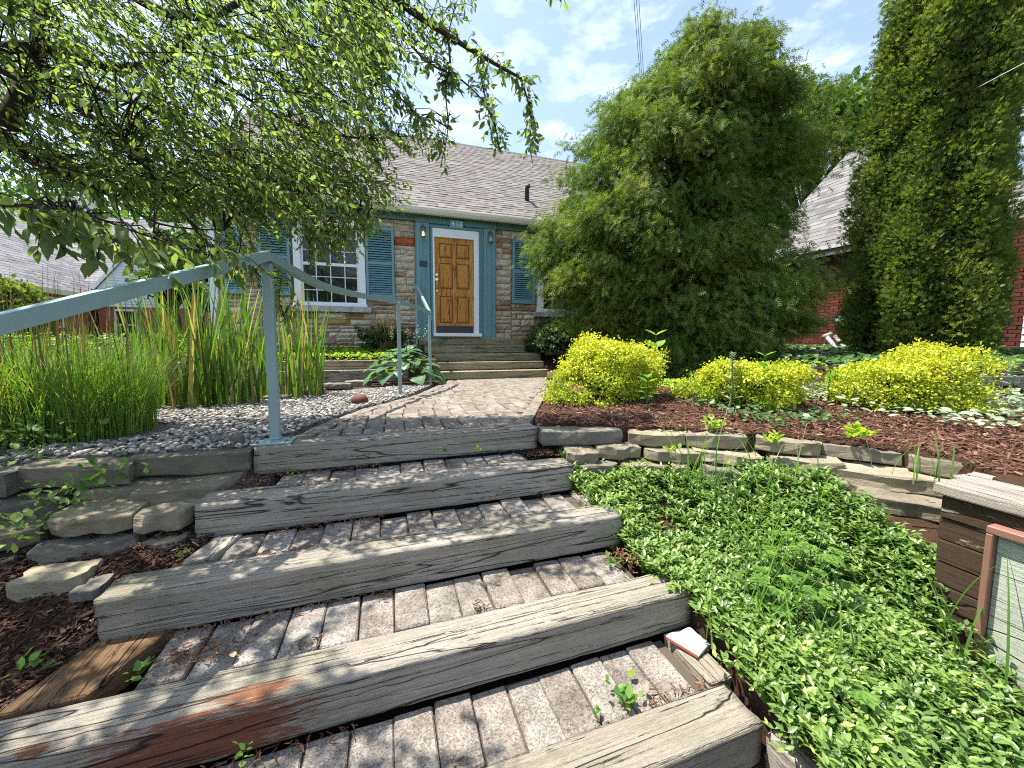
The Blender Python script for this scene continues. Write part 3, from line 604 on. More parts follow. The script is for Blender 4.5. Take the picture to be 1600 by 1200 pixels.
MB().box(-.594,-.542,2.304,2.356,-.538,-.528,.003).obj('weld_collar',M['rail'],rl)
rl2 = empty('handrail', (.66,8.2,0), 'short teal handrail beside the front door steps', 'handrail')
top = at(650.5,446,8.15); low = at(671,488,7.1)
MB().bar([top,low],.045,.05).obj('top_rail',M['rail'],rl2); MB().bar([at(639,464,8.5),top],.045,.05).obj('top_rail',M['rail'],rl2)
pst(top[0]-.01,top[1],-.1,top[2]-.02,.045,rl2); b_ = at(639,464,8.5); pst(b_[0],b_[1],-.1,b_[2],.04,rl2); pst(low[0],low[1],-.7,low[2]-.02,.04,rl2)

# ------------------------------------------------------------------ house
FY = 8.66
H = empty('house', (0,FY,-.25), 'stone cottage with teal shutters, oak front door and grey shingle roof', 'house')
def part(mb, name, mat, parent=None, smooth=False): return mb.obj(name, M[mat] if isinstance(mat,str) else mat, parent or H, smooth)
part(MB().box(-3.0,6.3,FY+.06,16.4,-1.1,2.62),'wall','mortar')
WIN = [(-1.653,-.338,.66,2.40),(3.50,4.82,.66,2.40)]
SHUT = [(-2.238,-1.704),(-.324,.236),(2.862,3.412),(4.88,5.44),(-2.80,-2.53)]
def rock(x0,x1,z0,z1,seed):
    g = np.random.default_rng(seed); nx_ = max(2,int((x1-x0)/.05)); nz_ = max(2,int((z1-z0)/.04)); b = .004; mb = MB(); vs = []; idx = {}
    for j in range(nz_+1):
        for i in range(nx_+1):
            e = i in (0,nx_) or j in (0,nz_); x = x0+b+(x1-x0-2*b)*i/nx_; z = z0+b+(z1-z0-2*b)*j/nz_
            y = FY+.022+g.normal()*.002 if e else FY-g.uniform(.0,.026); idx[i,j] = len(vs); vs.append((x+(0 if e else g.normal()*.006), y, z+(0 if e else g.normal()*.005)))
    fs = [(idx[i,j],idx[i+1,j],idx[i+1,j+1],idx[i,j+1]) for j in range(nz_) for i in range(nx_)]
    bi = [idx[i,0] for i in range(nx_+1)]+[idx[nx_,j] for j in range(1,nz_+1)]+[idx[i,nz_] for i in range(nx_-1,-1,-1)]+[idx[0,j] for j in range(nz_-1,0,-1)]
    k = len(vs); vs += [(vs[q][0],FY+.065,vs[q][2]) for q in bi]; m = len(bi); fs += [(bi[a],bi[(a+1)%m],k+(a+1)%m,k+a) for a in range(m)]
    mb.add(vs,fs); me = mb.mesh('stone'); return me
sd = 100; random.seed(21)
def lay(xa, xb, za, zb):
    global sd
    z = za
    while z < zb-.03:
        h = random.choice((.072,.085,.10,.125,.15,.165)); h = min(h, zb-z)
        if zb-z-h < .05: h = zb-z
        x = xa
        while x < xb-.01:
            L = random.choice((.13,.18,.24,.3,.36,.44)) if h < .13 else random.choice((.24,.34,.44,.52))
            if xb-x-L < .1: L = xb-x
            if h > .13 and random.random() < .25:
                cells = [(x,x+L,z,z+h*.5),(x,x+L,z+h*.5,z+h)]
            else: cells = [(x,x+L,z,z+h)]
            for c in cells:
                sd += 1; me = rock(*c,sd); mt = 'ashlar'
                if h > .12 and random.random() < .10: mt = 'ashlar_ochre'
                o = link('stone', me, M[mt], H)
            x += L
        z += h
lay(.24,.68,-.30,1.98); lay(.24,.68,2.15,2.50)
o = link('stone', rock(.245,.675,1.985,2.145,5), M['ashlar_red'], H); o['label'] = 'red sandstone block beside the left lantern'
lay(-1.70,.24,-.30,.54); lay(-2.92,-2.80,-.30,2.5); lay(-2.80,-2.53,-.30,.82); lay(-2.53,-2.24,-.30,2.5); lay(-2.24,-1.70,-.30,.82)
lay(-.33,.24,2.31,2.5); lay(-1.70,-.33,2.42,2.5)
lay(-.225,.24,.545,.84); lay(2.455,2.86,-.30,2.50); lay(2.86,3.46,-.30,.84); lay(2.86,3.46,2.31,2.5); lay(3.46,4.3,-.3,.5)
def window(x0,x1,z0,z1):
    w = part(MB().box(x0,x0+.13,FY-.045,FY+.07,z0,z1,.004).box(x1-.13,x1,FY-.045,FY+.07,z0,z1,.004).box(x0+.131,x1-.131,FY-.043,FY+.07,z1-.12,z1,.004).box(x0-.02,x1+.02,FY-.075,FY+.07,z0,z0+.055,.004),'window','white')
    a,b,c,d = x0+.13,x1-.13,z0+.055,z1-.12; zm = (c+d)/2
    s = MB()
    for (zz0,zz1,yo) in ((c,zm,.02),(zm,d,.035)):
        s.box(a,a+.035,FY+yo-.02,FY+yo+.02,zz0,zz1).box(b-.035,b,FY+yo-.02,FY+yo+.02,zz0,zz1).box(a+.035,b-.035,FY+yo-.02,FY+yo+.02,zz0,zz0+.03).box(a+.035,b-.035,FY+yo-.02,FY+yo+.02,zz1-.03,zz1)
    so = s.obj('sash',M['white'],w)
    mt = MB()
    for i in range(1,4): x = a+(b-a)*i/4; mt.box(x-.008,x+.008,FY+.005,FY+.045,c+.03,d-.03)
    for zz in (c+(zm-c)*.34,c+(zm-c)*.68,zm+(d-zm)*.34,zm+(d-zm)*.68): mt.box(a+.03,b-.03,FY+.007,FY+.047,zz-.007,zz+.007)
    mt.obj('muntin',M['white'],w)
    for i in range(4):
        xa, xb = a+(b-a)*i/4+.008, a+(b-a)*(i+1)/4-.008
        zs = [c,c+(zm-c)*.34,c+(zm-c)*.68,zm,zm+(d-zm)*.34,zm+(d-zm)*.68,d]
        for j in range(6):
            MB().box(xa,xb,FY+.026+.01*(j > 2),FY+.03+.01*(j > 2),zs[j]+.007,zs[j+1]-.007).obj('pane',M['glass'],w)
    return w
for w in WIN: window(*w)
part(MB().box(-1.76,-.235,FY-.10,FY+.05,.545,.655,.008),'window_sill','sill'); part(MB().box(3.4,4.92,FY-.10,FY+.05,.545,.655,.008),'window_sill','sill')
slat_me = {}
def shutter(x0,x1,z0,z1):
    s = part(MB().box(x0,x0+.05,FY-.055,FY-.015,z0,z1,.003).box(x1-.05,x1,FY-.055,FY-.015,z0,z1,.003).box(x0+.051,x1-.051,FY-.053,FY-.017,z0,z0+.09,.003).box(x0+.051,x1-.051,FY-.053,FY-.017,z1-.06,z1,.003).box(x0+.051,x1-.051,FY-.053,FY-.017,(z0+z1)/2-.03,(z0+z1)/2+.03,.003),'shutter','teal')
    MB().box(x0+.03,x1-.03,FY-.02,FY-.012,z0+.03,z1-.03).obj('slat_gap_shade',M['black'],s)  # black sheet standing in for the shade between the slats
    L = round(x1-x0-.104,3)
    if L not in slat_me:
        mb = MB(); mb.add([(-L/2,-.020,-.016),(L/2,-.020,-.016),(L/2,.010,.018),(-L/2,.010,.018),(-L/2,-.026,-.012),(L/2,-.026,-.012),(L/2,.004,.022),(-L/2,.004,.022)],[(0,1,2,3),(4,7,6,5),(0,4,5,1),(1,5,6,2),(2,6,7,3),(3,7,4,0)])
        me = mb.mesh('slat'); me.materials.append(M['teal']); slat_me[L] = me
    zm = (z0+z1)/2
    for a,b in ((z0+.09,zm-.03),(zm+.03,z1-.06)):
        k = int((b-a)/.046)
        for i in range(k):
            o = bpy.data.objects.new('slat', slat_me[L]); COL.objects.link(o); o.parent = s; o.location = Vector(((x0+x1)/2, FY-.030, a+(i+.5)*(b-a)/k))-H.location
for a,b in SHUT: shutter(a,b,.845,2.305)
# door surround
part(MB().box(.68,2.455,FY-.035,FY+.05,-.02,2.62,.003),'door_surround','teal')
for x0,x1 in ((.70,.965),(2.17,2.435)):
    p_ = part(MB().box(x0,x1,FY-.075,FY-.036,-.0,2.47,.004),'pilaster','teal')
    for i in range(7):
        x = x0+.035+(x1-x0-.07)*(i+.5)/7; MB().tube([(x,FY-.076,.03),(x,FY-.076,2.12)],.010,8).obj('flute',M['teal'],p_)
part(MB().box(.99,1.03,FY-.10,FY-.037,.1,2.385,.004).box(2.05,2.075+.02,FY-.10,FY-.037,.1,2.385,.004).box(.985,2.10,FY-.105,FY-.037,2.386,2.43,.004),'door_architrave','teal_trim')
part(MB().box(1.031,1.073,FY-.09,FY-.037,.10,2.30,.004).box(1.94,2.049,FY-.09,FY-.037,.10,2.30,.004).box(1.031,2.049,FY-.088,FY-.037,2.2,2.384,.004),'door_casing','white')
part(MB().box(1.02,2.10,FY-.19,FY-.03,.065,.135,.006),'threshold','white')
dr = part(MB().box(1.074,1.939,FY-.055,FY-.036,.145,2.199,.002),'door','door')
pw = (1.939-1.074)
for cx in (.285,.715):
    for za,zb in ((.36,.95),(1.11,1.66),(1.77,2.08)):
        x = 1.074+pw*cx; w2 = .145
        MB().box(x-w2,x+w2,FY-.0575,FY-.0545,za,zb).obj('panel_moulding',M['door_groove'],dr)
        mb = MB(); a,b,c,d = x-w2+.022,x+w2-.022,za+.022,zb-.022; i_ = .03
        mb.add([(a,FY-.058,c),(b,FY-.058,c),(b,FY-.058,d),(a,FY-.058,d),(a+i_,FY-.072,c+i_),(b-i_,FY-.072,c+i_),(b-i_,FY-.072,d-i_),(a+i_,FY-.072,d-i_)],[(0,1,5,4),(1,2,6,5),(2,3,7,6),(3,0,4,7),(4,5,6,7)]); mb.obj('panel',M['door'],dr)
MB().box(1.10,1.92,FY-.062,FY-.0555,.155,.30).obj('kick_plate',M['dark_metal'],dr)
hx = 1.115
MB().tube([(hx,FY-.056,1.40),(hx,FY-.075,1.40)],.028,12).obj('deadbolt',M['brass'],dr)
MB().tube([(hx,FY-.056,1.30),(hx,FY-.075,1.30)],.034,12).tube(smooth_path([(hx,FY-.07,1.28),(hx,FY-.12,1.25),(hx,FY-.12,1.14),(hx,FY-.07,1.08)]),.011,8).tube([(hx,FY-.056,1.06),(hx,FY-.075,1.06)],.022,10).obj('handle',M['brass'],dr)
# eave: frieze, dentils, soffit, gutter, roof
EX0, EX1 = -3.25, 6.6; EY = 8.40
part(MB().box(EX0+.3,.678,FY-.03,FY+.05,2.505,2.62,.003).box(2.457,EX1-.3,FY-.03,FY+.05,2.505,2.62,.003),'frieze','teal_trim')
part(MB().box(.678,2.457,FY-.08,FY-.036,2.475,2.60,.003),'frieze','teal_trim')
part(MB().box(EX0,EX1,EY+.02,FY+.1,2.625,2.645),'soffit','teal_trim')
dm = MB(); x = EX0+.32
while x < EX1-.3: dm.box(x,x+.035,FY-.115,FY-.081,2.575,2.622); x += .075
tag(part(dm,'dentil','teal_trim'),kind='stuff')
part(MB().box(EX0+.3,EX1-.3,FY-.08,FY-.031,2.601,2.623),'frieze','teal_trim')
g_ = [(EY-.085,2.70),(EY-.08,2.65),(EY-.05,2.595),(EY+.02,2.585),(EY+.02,2.705),(EY+.005,2.705),(EY+.005,2.60),(EY-.045,2.61),(EY-.068,2.655),(EY-.072,2.70)]
mb = MB(); n_ = len(g_); mb.add([(x,y,z) for x in (EX0-.05,EX1+.05) for y,z in g_],[(i,(i+1)%n_,n_+(i+1)%n_,n_+i) for i in range(n_)]+[tuple(range(n_)),tuple(range(n_,2*n_))[::-1]]); part(mb,'gutter','cream')
def shingles(p0, du, dv, Wd, Ln, expo, tab, th, name, mat, parent, seed):
    """rows of tabs on a plane: p0 corner, du along the eave, dv up the slope"""
    g = np.random.default_rng(seed); du, dv = unit(np.array(du,float)), unit(np.array(dv,float)); nn = np.cross(du,dv); nn = nn if nn[2] > 0 else -nn; p0 = np.array(p0,float)
    T = []; rows = int(Ln/expo)
    for r in range(rows+1):
        s = -g.uniform(0,tab); b = r*expo
        while s < Wd:
            w = tab*g.choice((.6,.8,1,1.25)); a0, a1 = max(s+.002,0), min(s+w-.002,Wd)
            if a1 > a0: T.append((a0,a1,b,min(b+expo*1.9,Ln),th*g.uniform(.7,1.5),g.random()))
            s += w
    T = np.array(T); n = len(T)
    def pt(s,t,hh): return p0+s[:,None]*du+t[:,None]*dv+hh[:,None]*nn
    z = np.zeros(n)+.002; t0, t1 = T[:,2], T[:,3]
    Vv = np.stack([pt(T[:,0],t0,z+.0),pt(T[:,1],t0,z),pt(T[:,0],t0,T[:,4]+.006),pt(T[:,1],t0,T[:,4]+.006),pt(T[:,0],t1,z+.001),pt(T[:,1],t1,z+.001)],1).reshape(-1,3)
    Ff = (np.arange(n)[:,None,None]*6+np.array([(0,1,3,2),(2,3,5,4),(0,2,4,4),(1,5,3,3)])[None]).reshape(-1,4)
    Ff3 = Ff
    me = bpy.data.meshes.new(name); me.from_pydata(Vv.tolist(), [], [tuple(dict.fromkeys(f)) for f in Ff3.tolist()])
    a = me.attributes.new('rnd','FLOAT','POINT'); a.data.foreach_set('value',np.repeat(T[:,5],6).astype(np.float32)); me.update()
    return tag(link(name,me,M[mat],parent),kind='stuff')
RY, RZ = 12.5, 6.10; EZ = 2.70; sl = unit(np.array((0,RY-EY+.05,RZ-EZ))); rlen = math.hypot(RY-EY+.05,RZ-EZ)
rf = MB(); rf.add([(x,y,z) for x in (EX0,EX1) for y,z in ((EY-.05,EZ-.02),(RY,RZ-.02),(2*RY-EY,EZ-.02),(2*RY-EY,EZ-.14),(RY,RZ-.14),(EY-.05,EZ-.05))],[(0,1,7,6),(1,2,8,7),(2,3,9,8),(3,4,10,9),(4,5,11,10),(5,0,6,11),(0,5,4,1),(1,4,3,2),(6,7,10,11),(7,8,9,10)])
part(rf,'roof','roof_base')
shingles((EX0,EY-.06,EZ-.01),(1,0,0),sl,EX1-EX0,rlen,.125,.17,.012,'shingle','shingle',H,3)
rc = MB(); x = EX0
while x < EX1: rc.add([(x,RY-.13,RZ-.085),(x,RY,RZ+.025),(x,RY+.13,RZ-.085),(x+.16,RY-.13,RZ-.095),(x+.16,RY,RZ+.012),(x+.16,RY+.13,RZ-.095)],[(0,1,4,3),(1,2,5,4),(0,3,4,5,2,1)]); x += .14
tag(part(rc,'ridge_cap','roof_base'),kind='stuff')
part(MB().box(-3.06,-2.93,FY-.03,FY+.3,-.5,2.6,.004),'corner_board','white')
part(MB().add([(EX0+.26,FY+.06,2.6),(EX0+.26,RY,RZ-.2),(EX0+.26,16.4,2.6),(EX0+.32,FY+.06,2.6),(EX0+.32,RY,RZ-.2),(EX0+.32,16.4,2.6)],[(0,1,2),(3,5,4),(0,3,4,1),(1,4,5,2)]),'gable_wall','siding')
vp = np.array((3.42,9.2,3.58)); part(MB().tube([vp-np.array((0,0,.25)),vp+np.array((0,0,.05)),vp+np.array((-.02,-.06,.12)),vp+np.array((-.03,-.17,.12))],.055,10),'roof_vent','dark_metal',smooth=True)
# number plate, lanterns, plaque
np_ = empty('house_number', (1.555,FY-.10,2.49), 'teal number plate reading 415 above the front door', 'house number')
MB().box(1.40,1.70,FY-.125,FY-.081,2.405,2.575,.004).obj('plate',M['teal'],np_)
for ch,dx in (('4',-.085),('1',0.005),('5',.088)):
    fc = bpy.data.curves.new('digit','FONT'); fc.body = ch; fc.size = .14; fc.offset = .002; fc.extrude = .004; fc.align_x = 'CENTER'; fc.align_y = 'CENTER'; fc.materials.append(M['white'])
    t_ = bpy.data.objects.new('digit_text',fc); me = bpy.data.meshes.new_from_object(t_); bpy.data.objects.remove(t_); me.materials.clear(); me.materials.append(M['white']); o = bpy.data.objects.new('digit',me); COL.objects.link(o); o.parent = np_; o.location = (dx,-.030,0); o.rotation_euler = (math.pi/2,0,0)
def lantern(x, z, lit, label):
    y = FY-.17; r_ = empty('wall_lantern', (x,FY-.076,z), label, 'lantern', 'lanterns flanking the front door')
    MB().box(x-.035,x+.035,FY-.09,FY-.0755,z-.02,z+.13,.004).tube(smooth_path([(x,FY-.09,z+.06),(x,FY-.13,z+.15),(x,y,z+.14),(x,y,z+.10)]),.008,6).obj('bracket',M['pewter'],r_)
    MB().tube([(x,y,z+.065),(x,y,z+.085),(x,y,z+.115)],[.062,.045,.012],12).obj('cap',M['pewter'],r_)
    f = MB().tube([(x,y,z-.135),(x,y,z-.115)],[.035,.055],12)
    for k in range(6):
        a = k*math.pi/3; f.tube([(x+.053*math.cos(a),y+.053*math.sin(a),z-.115),(x+.058*math.cos(a),y+.058*math.sin(a),z+.066)],.004,5)
    f.obj('frame',M['pewter'],r_)
    MB().tube([(x,y,z-.113),(x,y,z-.02),(x,y,z+.06)],[.040,.050,.042],16).obj('glass',M['lantern_glass'],r_,True)
    MB().tube([(x,y,z-.11),(x,y,z-.075),(x,y,z-.04),(x,y,z-.01)],[.012,.022,.022,.006],10).obj('bulb',M['bulb_lit' if lit else 'bulb'],r_,True)
lantern(.832,2.27,True,'wall lantern with a glowing bulb, left of the front door')
lantern(2.302,2.27,False,'unlit wall lantern right of the front door')
tag(MB().box(.755,.915,FY-.108,FY-.090,1.56,1.67,.004).obj('door_plaque',M['slate_blue']),'small dark blue plaque on the left fluted door post','plaque')
# front steps
for i in range(5):
    yf = 7.265+i*.3235; zt = -.773+.160*(i+1); x1 = (3.21,3.16,3.19,3.165,3.16)[i]; x1 = (3.22,3.24,3.30,3.25,3.17)[i]; x0 = (.98,.9,.85,.80,.72)[i]
    lb = ('lowest mossy timber step before the front door','second mossy timber step up to the front door','middle mossy timber step up to the front door','fourth mossy timber step up to the front door','top mossy timber step right under the front door sill')[i]
    o = timber('door_step', x0, x1, yf, zt, h=.155, dp=.20, mat='step_wood', seed=200+i); tag(o,lb,'step','timber steps up to the front door')
    r0 = empty('landing', (2,yf+.2,zt)); tag(r0,kind='structure')
    MB().box(x0+.02,x1-.02,yf+.201,yf+.3235 if i < 4 else FY-.04,zt-.10,zt-.012).obj('slab',M['paver_tan'],r0)
lg = at(862,568,7.05); mb = MB(); mb.tube([(lg[0]+.12,lg[1]+.1,-.80),(lg[0]+.12,lg[1]+.1,-.60)],[.16,.155],14); tag(mb.obj('log_round',M['cedar_bark'],None,True),'upright log round at the right end of the lowest door step','log')
o = timber('low_timber_wall', -3.3, .6, 7.33, -.38, h=.16, mat='step_wood', seed=300); tag(o,'long low timber edging the planting bed under the left window','timber')
o = timber('low_timber_wall', -3.0, .4, 7.20, -.54, h=.22, mat='timber_green', seed=301); tag(o,'dark lower timber behind the hosta and the cattails','timber')

# ------------------------------------------------------------------ sign wall, wrapper, small things
tw = empty('timber_sign_wall', (2.15,.2,-1.1), 'low plank wall with peeling brown paint carrying a pale sign at the right edge', 'garden wall')
for i in range(6):
    z1 = -.592-i*.088; nm = 'plank'
    mb = MB(); y1 = .845+random.gauss(0,.004); mb.box(2.035+random.gauss(0,.003),2.075,-1.2,y1,z1-.086,z1,.004); o = mb.obj(nm,M['plank_brown'],tw)
mb = MB(); mb.box(2.08,2.26,-1.2,.83,-1.2,-.6); mb.obj('core',M['black'],tw)
for k,(xa,xb,yb) in enumerate(((2.012,2.275,.862),)):
    mb = MB(); mb.box(xa,xb,-1.2,yb,-.588,-.545,.005); mb.obj('cap_plank',M['plank_bare'],tw)
o = timber('bed_timber', -1.2, .93, 2.32, -.575, mat='plank_bare', seed=310, axis='y'); tag(o,'silvered timber lying just behind the sign wall cap','timber')
sg = empty('sign', (1.99,.2,-.9), 'pale framed board with dark letters fixed to the brown plank wall', 'sign')
MB().box(2.012,2.033,-.9,.685,-1.3,-.668,.002).obj('board',M['sign_board'],sg)
MB().box(1.985,2.034,-.92,.705,-.667,-.640,.003).box(1.985,2.034,.686,.705,-1.3,-.668,.003).obj('frame',M['sign_frame'],sg)
MB().add([(2.011,.585+0,-.79),(2.011,.535,-.79),(2.011,.535,-1.0),(2.011,.585,-1.0),(2.009,.585,-.79),(2.009,.535,-.79),(2.009,.535,-1.0),(2.009,.585,-1.0)],[(0,1,2,3),(4,7,6,5),(0,4,5,1),(1,5,6,2),(2,6,7,3),(3,7,4,0)]).obj('letter',M['sign_letter'],sg)
MB().add([(2.011,.505,-.79),(2.011,.455,-.79),(2.011,.455,-1.0),(2.011,.53,-1.0),(2.009,.505,-.79),(2.009,.455,-.79),(2.009,.455,-1.0),(2.009,.53,-1.0)],[(0,1,2,3),(4,7,6,5),(0,4,5,1),(1,5,6,2),(2,6,7,3),(3,7,4,0)]).obj('letter',M['sign_letter'],sg)
def wrapper():
    nx_, ny_ = 14, 12; nz = Noise(40,8,77); c0 = [np.array(p) for p in ((.978,1.10),(1.108,1.118),(1.113,1.022),(1.024,.992))]; vs = []; fs = []
    for lay_, dz in ((0,.0),(1,.012)):
        for j in range(ny_+1):
            for i in range(nx_+1):
                s,t = i/nx_, j/ny_; p = (c0[3]*(1-s)+c0[2]*s)*(1-t)+(c0[0]*(1-s)+c0[1]*s)*t; e = math.sin(math.pi*s)*math.sin(math.pi*t)
                zz = -1.119+dz*(.2+.6*e)+(.013*abs(float(nz((p[0],p[1],0)))) if lay_ else 0)
                vs.append((p[0]-1.055,p[1]-1.06,zz+1.12))
    b = (nx_+1)*(ny_+1)
    for L_ in (0,1):
        for j in range(ny_):
            for i in range(nx_): a = L_*b+j*(nx_+1)+i; fs.append((a,a+1,a+nx_+2,a+nx_+1))
    bd = [i for i in range(nx_+1)]+[j*(nx_+1)+nx_ for j in range(1,ny_+1)]+[ny_*(nx_+1)+i for i in range(nx_-1,-1,-1)]+[j*(nx_+1) for j in range(ny_-1,0,-1)]
    fs += [(bd[k],bd[(k+1)%len(bd)],b+bd[(k+1)%len(bd)],b+bd[k]) for k in range(len(bd))]
    r_ = empty('crumpled_wrapper',(1.055,1.06,-1.12),'crumpled white paper wrapper lying on the board at the step end','litter')
    me = MB().add(vs,fs).mesh('paper'); me.materials.append(M['paper']); me.polygons.foreach_set('use_smooth',[True]*len(me.polygons)); o = bpy.data.objects.new('paper',me); COL.objects.link(o); o.parent = r_
    MB().bar([(1.022,.990,-1.112),(.977,1.098,-1.112)],.003,.009).obj('red_edge',M['paper_red'],r_)
wrapper()
def blob(name, loc, s, mat, label, cat, seed):
    bm = bmesh.new(); bmesh.ops.create_icosphere(bm, subdivisions=3, radius=1); nz = Noise(1.6,8,seed)
    for q in bm.verts: k = 1+.16*float(nz(tuple(q.co))); q.co = Vector((q.co.x*s[0]*k,q.co.y*s[1]*k,q.co.z*s[2]*k))
    me = bpy.data.meshes.new(name); bm.to_mesh(me); bm.free(); me.materials.append(M[mat]); me.polygons.foreach_set('use_smooth',[True]*len(me.polygons))
    o = bpy.data.objects.new(name,me); COL.objects.link(o); o.location = loc; return tag(o,label,cat)
blob('rock',(-.235,3.93,-.585),(.075,.06,.06),'terracotta','small reddish brown rock at the edge of the pebbles and the walkway','rock',5)
blob('rock',(-.74,2.33,-.535),(.03,.025,.05),'flag','small upright dark stone in the pebbles left of the handrail foot','rock',6)

# ------------------------------------------------------------------ neighbour houses
HL = empty('neighbour_house', (-10.6,17,-.8), 'orange brick house with pale grey roofs and white gable at far left', 'house')
def pl(mb,name,mat,root,smooth=False): return mb.obj(name,M[mat],root,smooth)
pl(MB().box(-15,-10.75,9,19.2,-1,1.62),'wall','brick_y',HL); pl(MB().box(-17,-10.752,19.3,28,-1,1.62),'wall','brick_x',HL); pl(MB().box(-10.4,-7.6,19.15,25,-1,1.2),'wall','brick_x',HL)
r_ = MB(); r_.add([(-10.5,9,1.66),(-12.8,9,3.66),(-15.1,9,1.66),(-10.5,22.3,1.66),(-12.8,22.3,3.66),(-15.1,22.3,1.66)],[(0,1,4,3),(1,2,5,4),(0,2,1),(3,4,5),(0,3,5,2)])
pl(r_,'roof','roof_base',HL)
shingles((-10.48,9,1.67),(0,1,0),(-2.3,0,2.0),13.2,math.hypot(2.3,2),.16,.32,.008,'shingle','shingle_grey',HL,11)
r_ = MB(); r_.add([(-18,19.2,1.6),(-18,24.2,5.75),(-18,29,1.6),(-7.2,19.2,1.6),(-7.2,24.2,5.75),(-7.2,29,1.6)],[(0,1,4,3),(1,2,5,4),(0,2,1),(3,4,5),(0,3,5,2)]); pl(r_,'roof','roof_base',HL)
shingles((-18,19.18,1.62),(1,0,0),(0,5,4.15),10.8,math.hypot(5,4.15),.16,.32,.008,'shingle','shingle_grey',HL,12)
pl(MB().box(-10.52,-10.40,9,19.3,1.46,1.66,.01),'gutter','cream',HL); pl(MB().box(-10.74,-10.53,9,19.3,1.5,1.6),'soffit','cream',HL)
pl(MB().add([(-10.35,19.1,1.2),(-7.6,19.1,1.2),(-7.6,19.1,2.05),(-9.25,19.1,3.3),(-10.35,19.1,1.9),(-10.35,19.14,1.2),(-7.6,19.14,1.2),(-7.6,19.14,2.05),(-9.25,19.14,3.3),(-10.35,19.14,1.9)],[(0,1,2,3,4),(9,8,7,6,5),(0,5,6,1),(1,6,7,2),(2,7,8,3),(3,8,9,4),(4,9,5,0)]),'gable_wall','siding',HL)
z = 1.22
while z < 3.1:
    def xl_(q): return -10.35 if q < 1.9 else -10.35+(q-1.9)*(1.1/1.4)
    def xr_(q): return -7.6 if q < 2.05 else -7.6-(q-2.05)*(1.65/1.25)
    q = z+.11; a,b = xl_(q)+.02, xr_(q)-.02
    if b > a+.05: MB().add([(a,19.075,z),(b,19.075,z),(b,19.098,z+.108),(a,19.098,z+.108),(a,19.099,z),(b,19.099,z)],[(0,1,2,3),(0,4,5,1),(0,3,4),(1,5,2)]).obj('siding_board',M['siding'],HL)
    z += .11
pl(MB().bar([(-9.25,19.02,3.36),(-7.4,19.02,1.93)],.05,.12).bar([(-9.25,19.02,3.36),(-10.45,19.02,1.86)],.05,.10),'rake_trim','white',HL)
r_ = MB(); r_.add([(-10.5,19.0,1.82),(-9.25,19.0,3.38),(-7.35,19.0,1.94),(-10.5,23,1.82),(-9.25,23,3.38),(-7.35,23,1.94)],[(0,1,4,3),(1,2,5,4)]); pl(r_,'roof','shingle_grey',HL)
w_ = pl(MB().box(-9.9,-9.2,19.08,19.16,-.1,1.12,.01),'window','white',HL); MB().box(-9.82,-9.28,19.06,19.075,.55,1.04).obj('pane',M['glass'],w_); MB().box(-9.82,-9.28,19.06,19.075,-.02,.49).obj('pane',M['glass'],w_)
w_ = pl(MB().box(-10.78,-10.68,16.6,17.9,.35,1.40,.01),'window','white',HL); MB().box(-10.679,-10.67,16.7,17.2,.42,1.32).obj('pane',M['glass'],w_); MB().box(-10.679,-10.67,17.3,17.8,.42,1.32).obj('pane',M['glass'],w_)
pl(MB().box(-14.6,-13.0,23.9,24.6,4.8,6.5),'chimney','cream',HL)
HR = empty('neighbour_house', (11,6,-.4), 'shade darkened red brick house with worn grey roof behind the evergreens at right', 'house')
pl(MB().box(11.06,19,3.3,9.0,-1,2.3),'wall','mortar',HR)
bm_ = [];
for k in range(4):
    g = MB().box(-.02,.02,-.1,.1,-.0315,.0315,.003); m_ = g.mesh('brick'); m_.materials.append(M['brick_red_shaded']); bm_.append(m_)
def far_bricks():
    cand = []
    for j in range(36):
        z = -.42+j*.075
        for i in range(26):
            y = 3.4+i*.2125+(.106 if j%2 else 0)
            if y < 8.9: cand.append((y,z))
    C = np.array([(11.05,y,z) for y,z in cand]); u,v,d = project(C)
    vis = ((u > 1225) & (u < 1350) & (v > 380) & (v < 560)) | ((u > 1530) & (v > 400) & (u < 1600))
    keep = [c for c,q in zip(cand,vis) if q][:300]; ks = set(keep)
    for i,(y,z) in enumerate(keep):
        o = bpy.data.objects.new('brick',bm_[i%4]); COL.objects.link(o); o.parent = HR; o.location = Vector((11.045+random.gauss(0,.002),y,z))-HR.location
    mb = MB(); [mb.box(11.03,11.07,y-.1,y+.1,z-.0315,z+.0315) for (y,z) in cand if (y,z) not in ks]; tag(mb.obj('brick',M['brick_red_shaded'],HR),kind='stuff')
far_bricks()
def gable_roof(x0,xr,x2,y0,y1,ze,zr,seed):
    r_ = MB(); r_.add([(x,y,z+dz) for y in (y0,y1) for dz in (0,-.14) for x,z in ((x0,ze),(xr,zr),(x2,ze))],[(0,1,7,6),(1,2,8,7),(3,9,10,4),(4,10,11,5),(0,3,4,1),(1,4,5,2),(6,7,10,9),(7,8,11,10),(0,6,9,3),(2,5,11,8)]); pl(r_,'roof','roof_base',HR)
    shingles((x0-.02,y0,ze+.01),(0,1,0),(xr-x0,0,zr-ze),y1-y0,math.hypot(xr-x0,zr-ze),.2,.36,.012,'shingle','shingle_dark',HR,seed)
gable_roof(10.75,15,19.3,6.1,9.3,2.3,6.3,31); gable_roof(10.7,12.9,15.1,4.15,6.09,1.75,3.45,32); gable_roof(11.2,12.6,14,2.2,3.95,1.35,2.2,33)
pl(MB().box(10.95,11.03,2.4,3.72,-.4,.75,.005),'siding_wall','white',HR)
